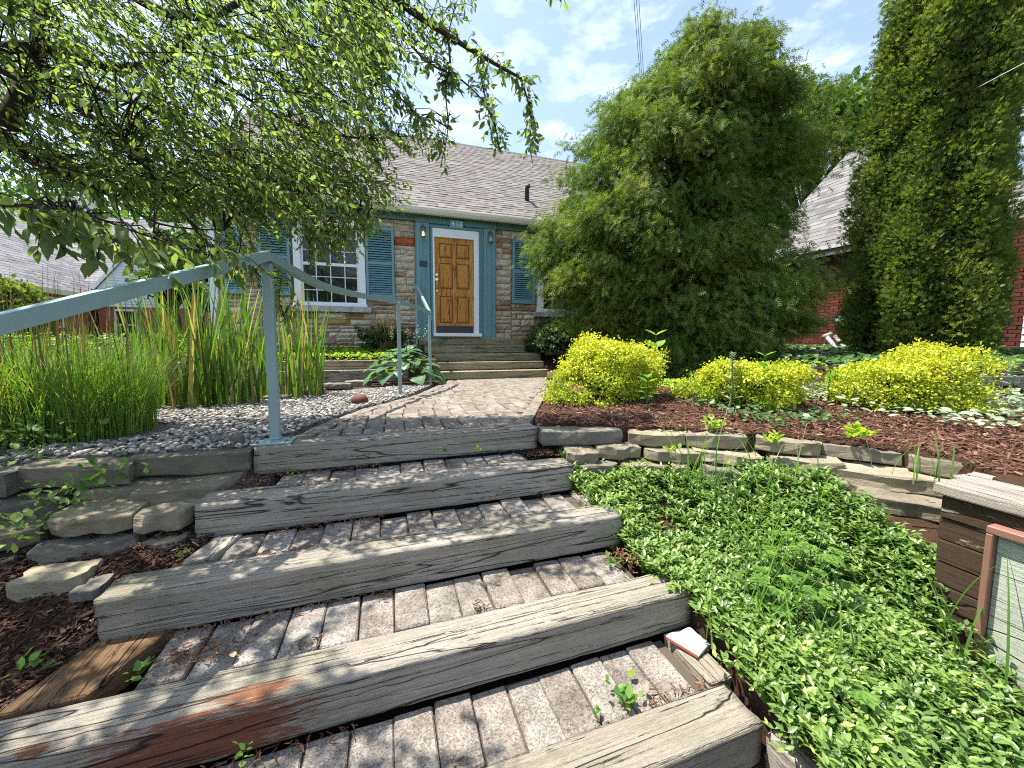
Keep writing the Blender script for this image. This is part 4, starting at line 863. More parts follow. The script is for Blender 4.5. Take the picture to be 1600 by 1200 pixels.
for k in range(8): MB().add([(10.925,2.4,-.38+k*.13),(10.925,3.73,-.38+k*.13),(10.945,3.73,-.26+k*.13),(10.945,2.4,-.26+k*.13),(10.946,2.4,-.38+k*.13),(10.946,3.73,-.38+k*.13)],[(0,3,2,1),(0,1,5,4),(0,4,3),(1,2,5)]).obj('siding_board',M['siding'],HR)
mt = empty('electric_meter',(11,6.6,.5),'round grey electric meter on the shade darkened red brick wall','meter')
MB().box(10.97,11.02,6.42,6.86,.38,.66,.01).obj('back_box',M['dark_metal'],mt); MB().tube([(10.97,6.68,.52),(10.90,6.68,.52),(10.87,6.68,.52)],[.10,.095,.05],16).obj('dial',M['pvc'],mt,True)
dp = empty('drain_pipe',(10.4,6.9,-.3),'pair of pale pipes leaning against the red brick wall','pipe')
pa, pb = at(1291,525,9.4), at(1322,562,8.6); off = np.array((.07,-.05,0))
MB().tube([pa,pb],.045,10).obj('pipe',M['pvc'],dp,True); MB().tube([pa+off*2,pb+off*2.2],.04,10).obj('pipe',M['pvc'],dp,True); MB().tube([pa+np.array((-.07,0,-.02)),pa+np.array((.12,-.03,.05))],.055,10).obj('elbow',M['pvc'],dp,True)
rt_ = empty('retaining_wall',(5.7,2.1,-.6),'low grey block wall holding the ivy bed at far right','retaining wall')
dirv = unit(np.array((1,-.33)))
for j in range(3):
    for i in range(9):
        s = i*.34+(.17 if j%2 else 0); a = np.array((5.02,2.33))+dirv*s; b = a+dirv*.335
        if (j,i) == (1,2): continue
        mb = MB(); nrm = np.array((dirv[1],-dirv[0])); nrm = nrm if nrm[1] < 0 else -nrm; q = [a,b,b-nrm*.15,a-nrm*.15]; mb.prism([tuple(t) for t in q],-.62+j*.092,-.62+j*.092+.089); o = mb.obj('block',M['paver'],rt_)

# ------------------------------------------------------------------ plants
def blades(P, H_, W_, lean, seg=5, droop=.5, az=None, rndv=None):
    """tapered curved grass blades -> V,F,r"""
    n = len(P); az = rng.uniform(0,6.28,n) if az is None else az; D = np.stack([np.cos(az),np.sin(az),0*az],-1); S = np.stack([-np.sin(az),np.cos(az),0*az],-1)
    t = np.linspace(0,1,seg+1); out = []
    for k,tt in enumerate(t):
        c = P+D*(lean*(tt**1.6)*H_)[:,None]+np.stack([0*az,0*az,H_*(tt-droop*lean*tt**3*.6)],-1)
        w = (W_*(1-tt**2.2)*.5+.0004)[:,None]; out += [c-S*w, c+S*w]
    V = np.stack(out,1).reshape(-1,3); F = (np.arange(n)[:,None,None]*(2*seg+2)+np.array([(2*k,2*k+1,2*k+3,2*k+2) for k in range(seg)])[None]).reshape(-1,4)
    return V, F, np.repeat(rng.random(n) if rndv is None else rndv, 2*seg+2)
def stuff_part(name, vfr, mat, parent=None, smooth=True, kind='stuff'):
    o = link(name, np_mesh(name,*vfr,smooth), M[mat], parent); return tag(o,kind=kind) if kind else o
def disc(n, cx, cy, rx, ry):
    a = rng.uniform(0,6.28,n); r = np.sqrt(rng.random(n)); x = cx+rx*r*np.cos(a); y = cy+ry*r*np.sin(a); return np.stack([x,y,gz(x,y)],-1)
# ornamental grass mound, fine arching blades
for (cx,cy,rx,ry,n,h,lb) in ((-1.78,2.98,.36,.38,2500,.60,'dense mound of fine arching green grass behind the pebbles, beside the cattails'),(-2.45,2.75,.48,.42,2200,.60,'fine green grass mound at the left edge of the photograph'),(-2.35,3.7,.42,.4,1300,.74,'taller grass with brownish seed heads in front of the brick neighbour house')):
    r_ = empty('ornamental_grass',(cx,cy,-.58),lb,'ornamental grass','ornamental grass mounds')
    P = disc(n,cx,cy,rx,ry); outw = np.arctan2(P[:,1]-cy,P[:,0]-cx)+rng.normal(0,.9,n)
    stuff_part('blades',blades(P,h*rng.uniform(.55,1.12,n),rng.uniform(.003,.006,n),rng.uniform(.05,.55,n),5,.9,outw),'grass',r_)
    if h > .7 or cx > -2:
        k = 42; P = disc(k,cx,cy,rx*.9,ry*.9); stuff_part('seed_stems',blades(P,h*rng.uniform(1.25,1.62,k),rng.uniform(.005,.013,k),rng.uniform(.02,.15,k),5,.2),'seed',r_)
# cattails: individual long blades
CT = []
for s_ in range(8):
    V,F,r = blades(np.zeros((1,3)),np.array([1.]),np.array([.026]),np.array([.03+.04*s_]),7,.3,np.array([0.])); m_ = np_mesh('leaf',V,F,None,True); m_.materials.append(M['cattail']); CT.append(m_)
for (cx,cy,rx,ry,n,h,lb) in ((-1.62,4.4,.42,.30,210,1.42,'tall cattail clump left of the handrail post'),(-1.02,5.0,.34,.36,130,1.3,'tall cattail clump right of the handrail post'),(-2.2,4.7,.3,.3,70,1.30,'loose cattail clump behind the fine grass')):
    r_ = empty('cattail_clump',(cx,cy,-.66),lb,'cattails','cattail clumps in the pond')
    for p in disc(n,cx,cy,rx,ry):
        o = bpy.data.objects.new('leaf',random.choice(CT)); COL.objects.link(o); o.parent = r_; o.location = Vector((p[0]-cx,p[1]-cy,-.04)); hh = h*random.uniform(.5,1.1); o.scale = (hh*random.uniform(.6,1.3),random.uniform(.6,1.3),hh); o.rotation_euler = (random.gauss(0,.05),random.gauss(0,.05),random.uniform(0,6.28))
# hosta
def hosta_leaf(seed):
    g = np.random.default_rng(seed); L = 9; prof = [(0,.0),(.06,.20),(.18,.36),(.34,.43),(.52,.40),(.70,.30),(.86,.16),(1,0)]; vs = []; fs = []
    for i,(t,w) in enumerate(prof):
        z = .16*math.sin(t*2.3)-.42*t*t
        for s,dz in ((-1,.0),(-.5,.04),(0,-.03),(.5,.04),(1,.0)): vs.append((t,w*s,z+dz*w*2+g.normal()*.006))
    for i in range(len(prof)-1):
        for k in range(4): a = i*5+k; fs.append((a,a+1,a+6,a+5))
    me = MB().add(vs,fs).mesh('leaf'); me.materials.append(M['hosta']); me.polygons.foreach_set('use_smooth',[True]*len(me.polygons)); return me
HLf = [hosta_leaf(i) for i in range(4)]
hb = np.array((.30,6.55,-.70)); r_ = empty('hosta',hb,'large broad-leaved hosta at the foot of the front door steps','hosta')
for k in range(64):
    tier = k/64; az = k*2.4+random.gauss(0,.2); el = .15+1.0*(tier**1.3); o = bpy.data.objects.new('leaf',HLf[k%4]); COL.objects.link(o); o.parent = r_
    rr = .42*(1-tier)+.05; o.location = (rr*math.cos(az),rr*math.sin(az)*.9,.10+.42*tier); s = random.uniform(.24,.36)*(1-.3*tier); o.scale = (s,s*random.uniform(.85,1.1),s); o.rotation_euler = (random.gauss(0,.15),-el*.55+random.gauss(0,.12)+.15,az)
st = MB()
for dx,dy in ((.05,.0),(.18,.05),(-.15,.08),(.28,-.02)): st.tube([hb+np.array((dx*.5,dy,.2)),hb+np.array((dx,dy,.62)),hb+np.array((dx*1.3,dy,.82))],[.008,.006,.004],5)
part_ = st.obj('flower_stalk',M['twig'],r_)
P = np.concatenate([hb+np.array((dx*1.25,dy,.8))+rng.normal(0,1,(26,3))*np.array((.02,.02,.06)) for dx,dy in ((.05,.0),(.18,.05),(-.15,.08),(.28,-.02))])
stuff_part('flowers',scatter(RLEAF,RLEAF_F,P,rng.normal(size=P.shape),rng.normal(size=P.shape),rng.uniform(.015,.03,len(P))),'silver',r_)
# golden shrubs
def shrub(name, c, rad, nclus, leaf, mat, label, cat, group=None, seed=0, lumps=.27, cl=18, csize=.021, inner=.25, up=.5):
    g = np.random.default_rng(seed); r_ = empty(name,c,label,cat,group); nz = Noise(3.2,10,seed); nz2 = Noise(9,10,seed+1)
    d = unit(g.normal(size=(nclus,3))); d[:,2] = np.where(d[:,2] < -.35,-d[:,2],d[:,2]); k = 1+lumps*nz(d)+.07*nz2(d); f = 1-inner*g.random(nclus)**2.2
    C = np.array(c)+d*np.array(rad)*(k*f)[:,None]; C[:,2] = np.maximum(C[:,2], c[2]-rad[2]*.3+.02); ax = unit(d*np.array((1,1,.8))+np.array((0,0,up))+g.normal(size=d.shape)*.35)
    P = np.repeat(C,cl,0)+g.normal(size=(nclus*cl,3))*csize; A = np.repeat(ax,cl,0); X = unit(A*.6+g.normal(size=A.shape)*.7); N = unit(A+g.normal(size=A.shape)*.5)
    f = np.where(g.random(nclus) < .09, f*1.13, f); C = np.array(c)+d*np.array(rad)*(k*f)[:,None]; C[:,2] = np.maximum(C[:,2], c[2]-rad[2]*.3+.02); P = np.repeat(C,cl,0)+g.normal(size=(nclus*cl,3))*csize
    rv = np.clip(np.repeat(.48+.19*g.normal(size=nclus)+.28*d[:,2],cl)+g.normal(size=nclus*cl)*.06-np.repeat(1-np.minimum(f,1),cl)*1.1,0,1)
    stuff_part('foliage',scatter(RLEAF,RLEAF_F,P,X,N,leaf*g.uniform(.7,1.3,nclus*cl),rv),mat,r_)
    tw_ = MB()
    for i in range(26):
        a = C[g.integers(nclus)]; b = np.array(c)+np.array((0,0,-rad[2]*.25))+g.normal(size=3)*.04; tw_.tube([b,(a+b)/2+g.normal(size=3)*.04,a],[.008,.005,.002],5)
    tw_.obj('stems',M['twig'],r_); return r_
GG = 'golden shrubs in the mulch bed'
b1 = at(957,584,3.55); b2 = at(1162,606,3.35); b3 = at(1405,622,3.15)
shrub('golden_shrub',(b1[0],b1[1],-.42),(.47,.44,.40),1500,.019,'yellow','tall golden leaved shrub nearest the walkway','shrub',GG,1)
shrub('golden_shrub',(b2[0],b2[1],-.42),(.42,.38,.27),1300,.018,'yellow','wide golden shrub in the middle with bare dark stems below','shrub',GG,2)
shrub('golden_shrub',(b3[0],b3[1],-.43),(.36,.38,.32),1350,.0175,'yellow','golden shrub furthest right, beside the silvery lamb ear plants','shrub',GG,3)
shrub('dark_shrub',(3.75,7.9,-.15),(.65,.5,.5),700,.05,'yew','dark clipped evergreen shrub right of the front door steps','shrub',None,4)
shrub('juniper',(-9.0,12.6,.1),(1.0,1.0,1.25),1100,.10,'arb','bushy blue green conifer by the brick neighbour house at left edge','conifer',None,5,csize=.08)
shrub('bed_shrub',(.0,8.2,-.1),(.5,.3,.34),240,.04,'yew','sparse twiggy shrub under the stone wall left of the door','shrub',None,6,inner=.9)
r_ = empty('dry_shrub',(.02,8.15,-.3),'bare brown twiggy shrub against the stone wall left of the door','shrub')
P = disc(150,.02,8.15,.16,.12); P[:,2] = -.3; stuff_part('stems',blades(P,rng.uniform(.5,.98,150),np.full(150,.010),rng.uniform(.1,.75,150),5,.2),'straw',r_)
# ground covers
def carpet(name, fn, n, leaf, mat, hgt, zofs=0., T=LEAF, TF=LEAF_F3, upw=.7, per=1):
    P = fn(n); P[:,2] += rng.uniform(.0,1,len(P))**.6*hgt+zofs; m = len(P)
    az = rng.uniform(0,6.28,m); X = np.stack([np.cos(az),np.sin(az),rng.uniform(-.25,.45,m)],-1); N = unit(np.stack([rng.normal(0,.45,m),rng.normal(0,.45,m),np.full(m,upw+.3)],-1))
    o = stuff_part(name,scatter(T,TF,P,X,N,leaf*rng.uniform(.6,1.25,m)),mat,None); return o
nv = Noise(4.5,10,41)
def fn_v(n):
    x = rng.uniform(.98,2.2,n*2); y = rng.uniform(-.6,2.0,n*2); k = inside_low_right(x,y) & (x > sx_(y)-.03) & (x < np.interp(y,[.8,1.0],[2.0,2.4])) & (y < np.interp(x,[1.0,1.3,1.7,2.0,2.3,2.4],[1.97,1.93,1.74,1.56,1.30,1.12])); 
    x, y = x[k], y[k]; z = low_right(x,y)+.035*nv(np.stack([x,y,0*x],-1))+.015; return np.stack([x,y,z],-1)
vin = None
def vinca():
    C = fn_v(6400); ng_ = Noise(16,12,77)(C*np.array((1,1,0))); kk = rng.random(len(C)) < np.clip(.78+.42*ng_,.25,1); C = C[kk]; C[:,2] += .02*np.clip(ng_[kk],-1.5,1.5); ye = rng.uniform(.45,1.95,330); xe = sx_(ye)+rng.uniform(-.01,.05,330); C = np.concatenate([C,np.stack([xe,ye,low_right(xe,ye)+rng.uniform(.02,.07,330)],-1)]); ng_ = Noise(16,12,77)(C*np.array((1,1,0))); kk = np.ones(len(C),bool); m = len(C); per = 9
    az = rng.uniform(0,6.28,m); dirs = unit(np.stack([np.cos(az),np.sin(az),rng.uniform(.3,1.6,m)],-1)); parts = []
    for k in range(per):
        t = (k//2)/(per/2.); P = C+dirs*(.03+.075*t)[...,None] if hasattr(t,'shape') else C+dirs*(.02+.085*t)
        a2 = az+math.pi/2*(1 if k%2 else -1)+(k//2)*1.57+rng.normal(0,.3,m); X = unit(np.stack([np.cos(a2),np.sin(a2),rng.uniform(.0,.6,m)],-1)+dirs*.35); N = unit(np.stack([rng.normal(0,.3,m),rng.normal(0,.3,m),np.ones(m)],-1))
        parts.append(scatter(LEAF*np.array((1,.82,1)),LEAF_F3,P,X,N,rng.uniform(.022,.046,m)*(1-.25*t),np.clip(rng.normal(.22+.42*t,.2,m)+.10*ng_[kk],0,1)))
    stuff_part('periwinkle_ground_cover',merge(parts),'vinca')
vinca()
def fn_rect(x0,x1,y0,y1,test=None):
    def f(n):
        x = rng.uniform(x0,x1,n); y = rng.uniform(y0,y1,n); k = np.ones(n,bool) if test is None else test(x,y); x,y = x[k],y[k]; return np.stack([x,y,gz(x,y)],-1)
    return f
carpet('ivy_ground_cover',fn_rect(5.0,11,-.5,8,lambda x,y: (y > 2.2-.33*(x-5.5))),11000,.085,'ivy',.16,T=RLEAF,TF=RLEAF_F)
carpet('lime_ground_cover',fn_rect(-2.2,.5,7.4,8.3),2600,.06,'lime',.12,T=RLEAF,TF=RLEAF_F)
carpet('silver_ground_cover',fn_rect(2.9,6.5,1.2,3.4,lambda x,y: (x > 3.35+.0*y) & (np.hypot(x-b3[0],y-b3[1]) > .5) & (y < 2.3-.33*(x-5.5))),4200,.055,'silver',.12,T=LEAF,TF=LEAF_F3)
carpet('low_ground_cover',fn_rect(-3.6,-1.75,2.05,2.6),1500,.05,'vinca',.12,T=RLEAF,TF=RLEAF_F)
carpet('low_ground_cover',fn_rect(2.6,5.2,3.0,4.6,lambda x,y: x > np.interp(y,[2.2,2.63,3.7,5.5],[.9,1.05,1.6,2.55])+.9),1300,.05,'lime',.10,T=RLEAF,TF=RLEAF_F)
carpet('bank_ground_cover',fn_rect(-7,-2.3,3.6,9),5200,.085,'weed',.30,T=LEAF,TF=LEAF_F3)
carpet('wall_foot_cover',fn_rect(-2.6,.5,8.0,8.6),1500,.05,'ivy',.12,T=RLEAF,TF=RLEAF_F)
carpet('bed_weeds',fn_rect(2.3,3.1,1.7,2.6),700,.035,'ivy',.07,T=RLEAF,TF=RLEAF_F)
# lamb's ear spires, milkweeds, little weeds
def spire(u,v,d,h,label):
    p = at(u,v,d); b = np.array((p[0],p[1],float(gz(p[0],p[1])))); h = p[2]-b[2]; r_ = empty('lambs_ear',b,label,'plant','silvery flower spires')
    MB().tube([b,b+np.array((.01,0,h*.5)),b+np.array((0,0,h))],[.008,.007,.005],6).obj('stem',M['silver'],r_)
    P=[];X=[];S=[]
    for t in (.2,.38,.55,.70,.82):
        for q in range(2): a = t*9+q*math.pi; P.append(b+np.array((0,0,h*t))); X.append((math.cos(a),math.sin(a),.35)); S.append(.11*(1.1-t*.6))
    for q in range(46): a = q*2.4; t = .80+.2*q/46; P.append(b+np.array((.008*math.cos(a),.008*math.sin(a),h*t))); X.append((math.cos(a),math.sin(a),.5)); S.append(.024)
    P=np.array(P); V,F,r = scatter(LEAF,LEAF_F3,P,np.array(X),np.tile([0,0,1.],(len(P),1)),np.array(S)); stuff_part('leaves',(V,F,r),'silver',r_)
spire(1518,570,3.4,.5,'silvery flower spire just right of the last golden shrub')
spire(1583,570,3.3,.55,'tall silvery flower spire at the right edge of the photograph')
spire(1272,570,3.6,.45,'silvery flower spire between the middle and right golden shrubs')
spire(1145,551,3.0,.45,'silvery flower spire rising through the middle golden shrub')
def milkweed(u,v,d,label,n=5,s=.11,base=None):
    p = at(u,v,d); b = np.array((p[0],p[1],float(gz(p[0],p[1])))) if base is None else np.array(base); h = p[2]-b[2]; r_ = empty('milkweed',b,label,'plant','milkweed stalks in the mulch bed')
    MB().tube([b,b+np.array((.01,.01,h*.6)),p],[.007,.006,.004],6).obj('stem',M['weed'],r_)
    for k in range(n):
        t = .35+.65*k/(n-1)
        for q in range(2):
            a = k*1.57+q*math.pi+.4; pos = b+(p-b)*t; V,F,r = scatter(LEAF,LEAF_F3,[pos],[(math.cos(a),math.sin(a),.55 if k > n-3 else .1)],[(0,0,1.)],[s*random.uniform(.8,1.1)*(1 if t < .9 else .75)]); o = link('leaf',np_mesh('leaf',V,F,r,True),M['weed'],r_)
milkweed(1012,590,3.0,'milkweed stalk in front of the left golden shrub')
milkweed(1195,556,3.1,'milkweed stalk rising from the middle golden shrub',4,.13)
milkweed(1298,578,3.3,'milkweed stalk between the two right golden shrubs',4,.12)
milkweed(1025,524,3.7,'maple seedling with lime leaves above the left golden shrub',4,.2)
WK = 0
def weed(u,v,d,label,s=.05,n=14,mat='weed',z=None,group='small weeds in the stair joints',lf=None):
    p = at(u,v,d); r_ = empty('weed',p,label,'weed',group)
    P = np.repeat(p[None],n,0)+rng.normal(0,1,(n,3))*np.array((s*.4,s*.4,s*.22))+np.array((0,0,s*.2)); az = rng.uniform(0,6.28,n); X = np.stack([np.cos(az),np.sin(az),rng.uniform(.2,1.4,n)],-1); V,F,r = scatter(LEAF*np.array((1,1.25,1)),LEAF_F3,P,X,rng.normal(0,.3,(n,3))+np.array((0,0,1)),(lf or s)*rng.uniform(.4,.9,n)); stuff_part('leaves',(V,F,r),mat,r_)
def onplane(u,v,z):
    q = at(u,v,1.); return z/q[2]
for (u,v,z,lb,s,n) in ((975,1090,-1.12,'bushy weed growing from the lowest brick tread',.045,34),(935,1118,-1.125,'tiny seedling at the front of the lowest brick tread',.025,8),(430,858,-.99+.0,'tuft of weed beside the middle timber step',.035,10),(690,706,-.62,'weed against the face of the topmost timber step',.035,18),(575,716,-.66,'dark little weed under the topmost timber step',.03,12),(220,1052,-.98,'leafy weed on the second brick tread beside the damp board',.035,16),(745,705,-.62,'small weed at the right of the topmost step face',.03,14),(860,645,-.56,'lime weed at the right corner of the topmost step',.03,14),(380,1182,-1.05,'weed at the foot of the red stained step',.03,10),(285,868,-.84,'pale seedling on the split board',.03,10),(960,880,-.98,'weed tuft at the right end of the middle step',.04,16),(452,740,-.69,'seedling on the upper tread beside the left stones',.03,9)):
    weed(u,v,onplane(u,v,z),lb,s,n)
for (u,v,z,lb,s,n,mt_) in ((60,1040,-1.0,'strawberry like weed in the dark mulch by the board',.05,16,'weed'),(210,830,-.86,'leafy weed at the foot of the left stone wall',.045,14,'weed'),(20,745,-.63,'trailing green plant hanging over the left end of the stone wall',.26,150,'vinca'),(160,752,-.62,'yellow green sprig over the left stones',.14,60,'weed'),(85,790,-.70,'fern leaved plant over the left stones',.17,90,'vinca'),(60,700,-.56,'low leafy plants above the left end of the stone wall',.26,150,'vinca'),(20,835,-.75,'weedy clump below the left end of the stone wall',.16,60,'vinca'),(880,715,-.72,'small weed where the step meets the right stone wall',.05,24,'vinca'),(1210,690,-.57,'lime green sedum cushion on the right stone wall',.05,40,'lime'),(1110,665,-.53,'pale chickweed on the mulch above the right wall',.06,30,'lime'),(1340,680,-.52,'pale leggy weed on the mulch before the right golden shrub',.07,36,'lime'),(1050,705,-.60,'lime sprig between the right wall stones',.04,20,'lime')):
    weed(u,v,onplane(u,v,z),lb,s,n,mt_,None,'weeds in the beds and walls',.055 if s > .1 else None)
def fallen(u,v,z,label,mat,s,az):
    p = at(u,v,onplane(u,v,z)); V,F,r = scatter(LEAF*np.array((1,1.3,1.5)),LEAF_F3,[(0,0,0)],[(math.cos(az),math.sin(az),.1)],[(.1,.1,1.)],[s]); o = link('fallen_leaf',np_mesh('fallen_leaf',V,F,r,True),M[mat]); o.location = p; tag(o,label,'leaf','fallen leaves')
fallen(982,1056,-1.122,'yellow fallen leaf on the lowest brick tread','yellow',.035,.3)
fallen(1012,1082,-1.122,'brown curled leaf beside the bushy weed on the lowest tread','straw',.03,1.4)
fallen(365,1027,-.972,'tan curled leaf against the red stained step','straw',.03,2.0)
fallen(112,990,-.98,'pale tan leaf on the dark mulch','straw',.05,.2); fallen(150,862,-.86,'pale leaf on the mulch below the left stones','straw',.045,.1)
fallen(25,1082,-1.02,'reddish fallen leaf at the left edge','litter_leaf',.05,.8)
q0, q1 = at(-10,905,onplane(-10,905,-.88)), at(102,872,onplane(102,872,-.86)); tag(MB().tube([q0,(q0+q1)/2+np.array((0,0,.008)),q1],[.004,.006,.005],6).obj('fallen_stick',M['stick']),'pale broken stick lying on the dark mulch below the left stones','stick')
# tall grass and cut-leaved weeds standing in the periwinkle
for i,(x,y,n,h,lb) in enumerate(((1.62,1.62,26,.50,'tall thin grass tuft before the right stone wall'),(1.95,1.42,20,.42,'thin grass tuft where the right stone wall curves'),(1.25,.98,30,.36,'grass tuft in the periwinkle beside the lowest steps'),(1.52,1.15,26,.52,'tall grass stems in the middle of the periwinkle'),(2.30,1.0,14,.22,'grass tuft behind the corner of the sign wall'),(1.90,.72,9,.5,'grass stalk with seed head before the sign'),(1.36,.80,22,.34,'grass blades low in the periwinkle at the bottom right'))):
    z0 = float(low_right(x,y)) if i != 4 else -.62; r_ = empty('grass_tuft',(x,y,z0),lb,'grass','grass tufts in the periwinkle'); P = np.stack([rng.normal(x,.07,n),rng.normal(y,.07,n),np.full(n,z0)],-1)
    stuff_part('blades',blades(P,h*rng.uniform(.6,1.2,n),rng.uniform(.003,.007,n),rng.uniform(.1,.6,n),7,.6),'weed',r_)
def cutleaf(x,y,h,label,n=16,s=.10):
    z0 = float(low_right(x,y)); r_ = empty('cutleaf_weed',(x,y,z0),label,'weed','cut leaved weeds in the periwinkle'); parts = []
    st_ = MB()
    for k in range(n):
        a = k*2.4; hh = h*random.uniform(.5,1); e = np.array((x+.13*math.cos(a)*random.uniform(.3,1),y+.13*math.sin(a)*random.uniform(.3,1),z0+hh)); st_.tube([(x,y,z0),(x*.5+e[0]*.5,y*.5+e[1]*.5,z0+hh*.7),e],.0018,4)
        for q in range(5):
            b = a+(q-2)*.55; X = np.array((math.cos(b),math.sin(b),-.1)); parts.append(scatter(LEAF*np.array((1,1.1,1)),LEAF_F3,[e],[X],[(0,0,1.)],[s*(.65-.1*abs(q-2))]))
            parts.append(scatter(LEAF,LEAF_F3,[e+X*s*.25],[X+np.array((-X[1],X[0],0))*.8],[(0,0,1.)],[s*.3])); parts.append(scatter(LEAF,LEAF_F3,[e+X*s*.25],[X-np.array((-X[1],X[0],0))*.8],[(0,0,1.)],[s*.3]))
    st_.obj('stems',M['weed'],r_); stuff_part('leaves',merge(parts),'weed',r_)
cutleaf(1.42,.98,.24,'pale cut-leaved weed in the periwinkle beside the wrapper',14,.085); cutleaf(1.25,.74,.15,'cut-leaved weed leaning over the lowest step end',12,.08); cutleaf(1.62,1.02,.30,'cut-leaved weed amid the tall grass stems',10,.09)

# ------------------------------------------------------------------ mulch, pebbles, litter
def chips(name, P, mat, L=(.015,.05), flat=.55):
    n = len(P); T = np.array([(-.5,-.10,-.04),(.5,-.07,-.04),(.5,.08,-.03),(-.5,.10,-.04),(-.5,-.08,.05),(.48,-.06,.04),(.5,.06,.05),(-.45,.08,.04)]); TF = [(0,3,2,1),(4,5,6,7),(0,1,5,4),(1,2,6,5),(2,3,7,6),(3,0,4,7)]
    az = rng.uniform(0,6.28,n); X = np.stack([np.cos(az),np.sin(az),rng.normal(0,.28,n)],-1); N = unit(rng.normal(0,flat,(n,3))+np.array((0,0,1))); s = rng.uniform(L[0],L[1],n); S = np.stack([s,s*rng.uniform(.5,1.6,n),s*rng.uniform(.5,1.2,n)],-1)
    stuff_part(name,scatter(T,TF,P,X,N,S),mat,None,False)
def fn_mulch_r(n):
    x = rng.uniform(.95,4.6,n); y = rng.uniform(.2,4.2,n); w = np.interp(y,[2.2,2.63,3.7,5.5],[.93,1.07,1.62,2.56]); k = ~inside_low_right(x,y) & (x > np.where(y > 2.2,w,.9)) & (y > edge_y(x)+.08) | ((x > 2.5) & (y < 2.4) & (y > .25))
    x,y = x[k],y[k]; return np.stack([x,y,gz(x,y)+rng.uniform(0,.018,len(x))+.004],-1)
chips('red_mulch',fn_mulch_r(26000),'chip_red',(.018,.055))
def fn_mulch_l(n):
    x = rng.uniform(-2.2,-.62,n); y = rng.uniform(.6,2.0,n); k = (x < np.interp(y,[.6,.9,1.5,1.53,1.67,1.68,1.9],[-.98,-.975,-.875,-.9,-.9,-.74,-.70])); x,y = x[k],y[k]; return np.stack([x,y,low_left(x,y)+rng.uniform(0,.016,len(x))+.004],-1)
chips('shaded_mulch',fn_mulch_l(24000),'chip',(.012,.045),.45)
def pebbles():
    n = 21000; x = rng.uniform(-2.1,.75,n); y = rng.uniform(2.05,6.4,n); w = np.interp(y,LE[:,0],LE[:,1]); k = (x < w-.06) & ((x > -.62)|(y > 2.3)|(x < -.67)) & (y > np.where(x < -.65,2.28,2.4)) & (y < 4.25+.95*(x+1.75)) & (np.hypot(x+1.6,(y-2.95)) > .33)
    x,y = x[k],y[k]; m = len(x); bm = bmesh.new(); bmesh.ops.create_icosphere(bm,subdivisions=1,radius=1); T = np.array([tuple(v.co) for v in bm.verts]); TF = [[v.index for v in f.verts] for f in bm.faces]; bm.free()
    P = np.stack([x,y,gz(x,y)+rng.uniform(-.004,.016,m)],-1); az = rng.uniform(0,6.28,m); s = rng.uniform(.007,.0165,m); S = np.stack([s*rng.uniform(1,1.6,m),s,s*rng.uniform(.5,.8,m)],-1)
    stuff_part('pebbles',scatter(T,TF,P,np.stack([np.cos(az),np.sin(az),rng.normal(0,.2,m)],-1),rng.normal(0,.25,(m,3))+np.array((0,0,1)),S),'pebble')
pebbles()
def litter():
    P = []
    for (x0,x1,yf,zt),tr in zip(STEPS,(None,-1.134,-.988,-.841,-.695)):
        if tr is None: continue
        n = 420; x = x0*.9+(x1-x0*.9)*rng.random(n); cl = Noise(7,9,int(yf*50))(np.stack([x,0*x,0*x],-1)) > .35; y = yf-np.abs(rng.normal(0,.022,n))-.004; P.append(np.stack([x,y,np.full(n,tr+.003)],-1)[cl])
        y2 = yf-.235+np.abs(rng.normal(0,.025,n)); c2 = Noise(6,9,int(yf*90))(np.stack([x,0*x,0*x],-1)) > .75; P.append(np.stack([x,y2,np.full(n,tr+.003)],-1)[c2])
    n = 160; P.append(np.stack([rng.normal(1.0,.05,n),rng.normal(1.42,.05,n),np.full(n,-.978)],-1)); P.append(np.stack([rng.normal(.9,.06,n),rng.normal(2.12,.04,n),np.full(n,-.685)],-1)); P.append(np.stack([rng.normal(-.62,.05,n),rng.normal(2.12,.05,n),np.full(n,-.69)],-1)); P.append(np.stack([rng.normal(-.56,.07,n),rng.normal(1.38,.03,n),np.full(n,-.982)],-1))
    chips('leaf_litter',np.concatenate(P),'litter',(.008,.026),.5)
litter()

# ------------------------------------------------------------------ evergreens
FAN = []; FANF = []
for a,L in ((-.8,.6),(-.4,.86),(0,1.),(.4,.86),(.8,.6)):
    b = len(FAN); c_,s_ = math.cos(a),math.sin(a); w = .075
    FAN += [(.02,.0,0),(.62*L*c_-w*s_,.62*L*s_+w*c_,.05),(L*c_,L*s_,-.02),(.62*L*c_+w*s_,.62*L*s_-w*c_,.02)]; FANF.append((b,b+1,b+2,b+3))
FAN = np.array(FAN)
FEA = []; FEAF = []                       # feathery spray: short pointed branchlets either side of an axis
for t_,L,a in ((.0,.40,.7),(.0,.40,-.7),(.22,.42,.62),(.26,.42,-.62),(.46,.36,.55),(.5,.36,-.55),(.68,.28,.45),(.72,.28,-.45),(.0,1.0,0)):
    b = len(FEA); c_,s_ = math.cos(a),math.sin(a); w = .05 if a else .028; z_ = -.22*t_*t_
    FEA += [(t_-w*s_*0,w*.9,z_),(t_,-w*.9,z_),(t_+L*c_,L*s_,z_-.12*L-(.1 if not a else 0))]; FEAF.append((b,b+1,b+2))
FEA = np.array(FEA)
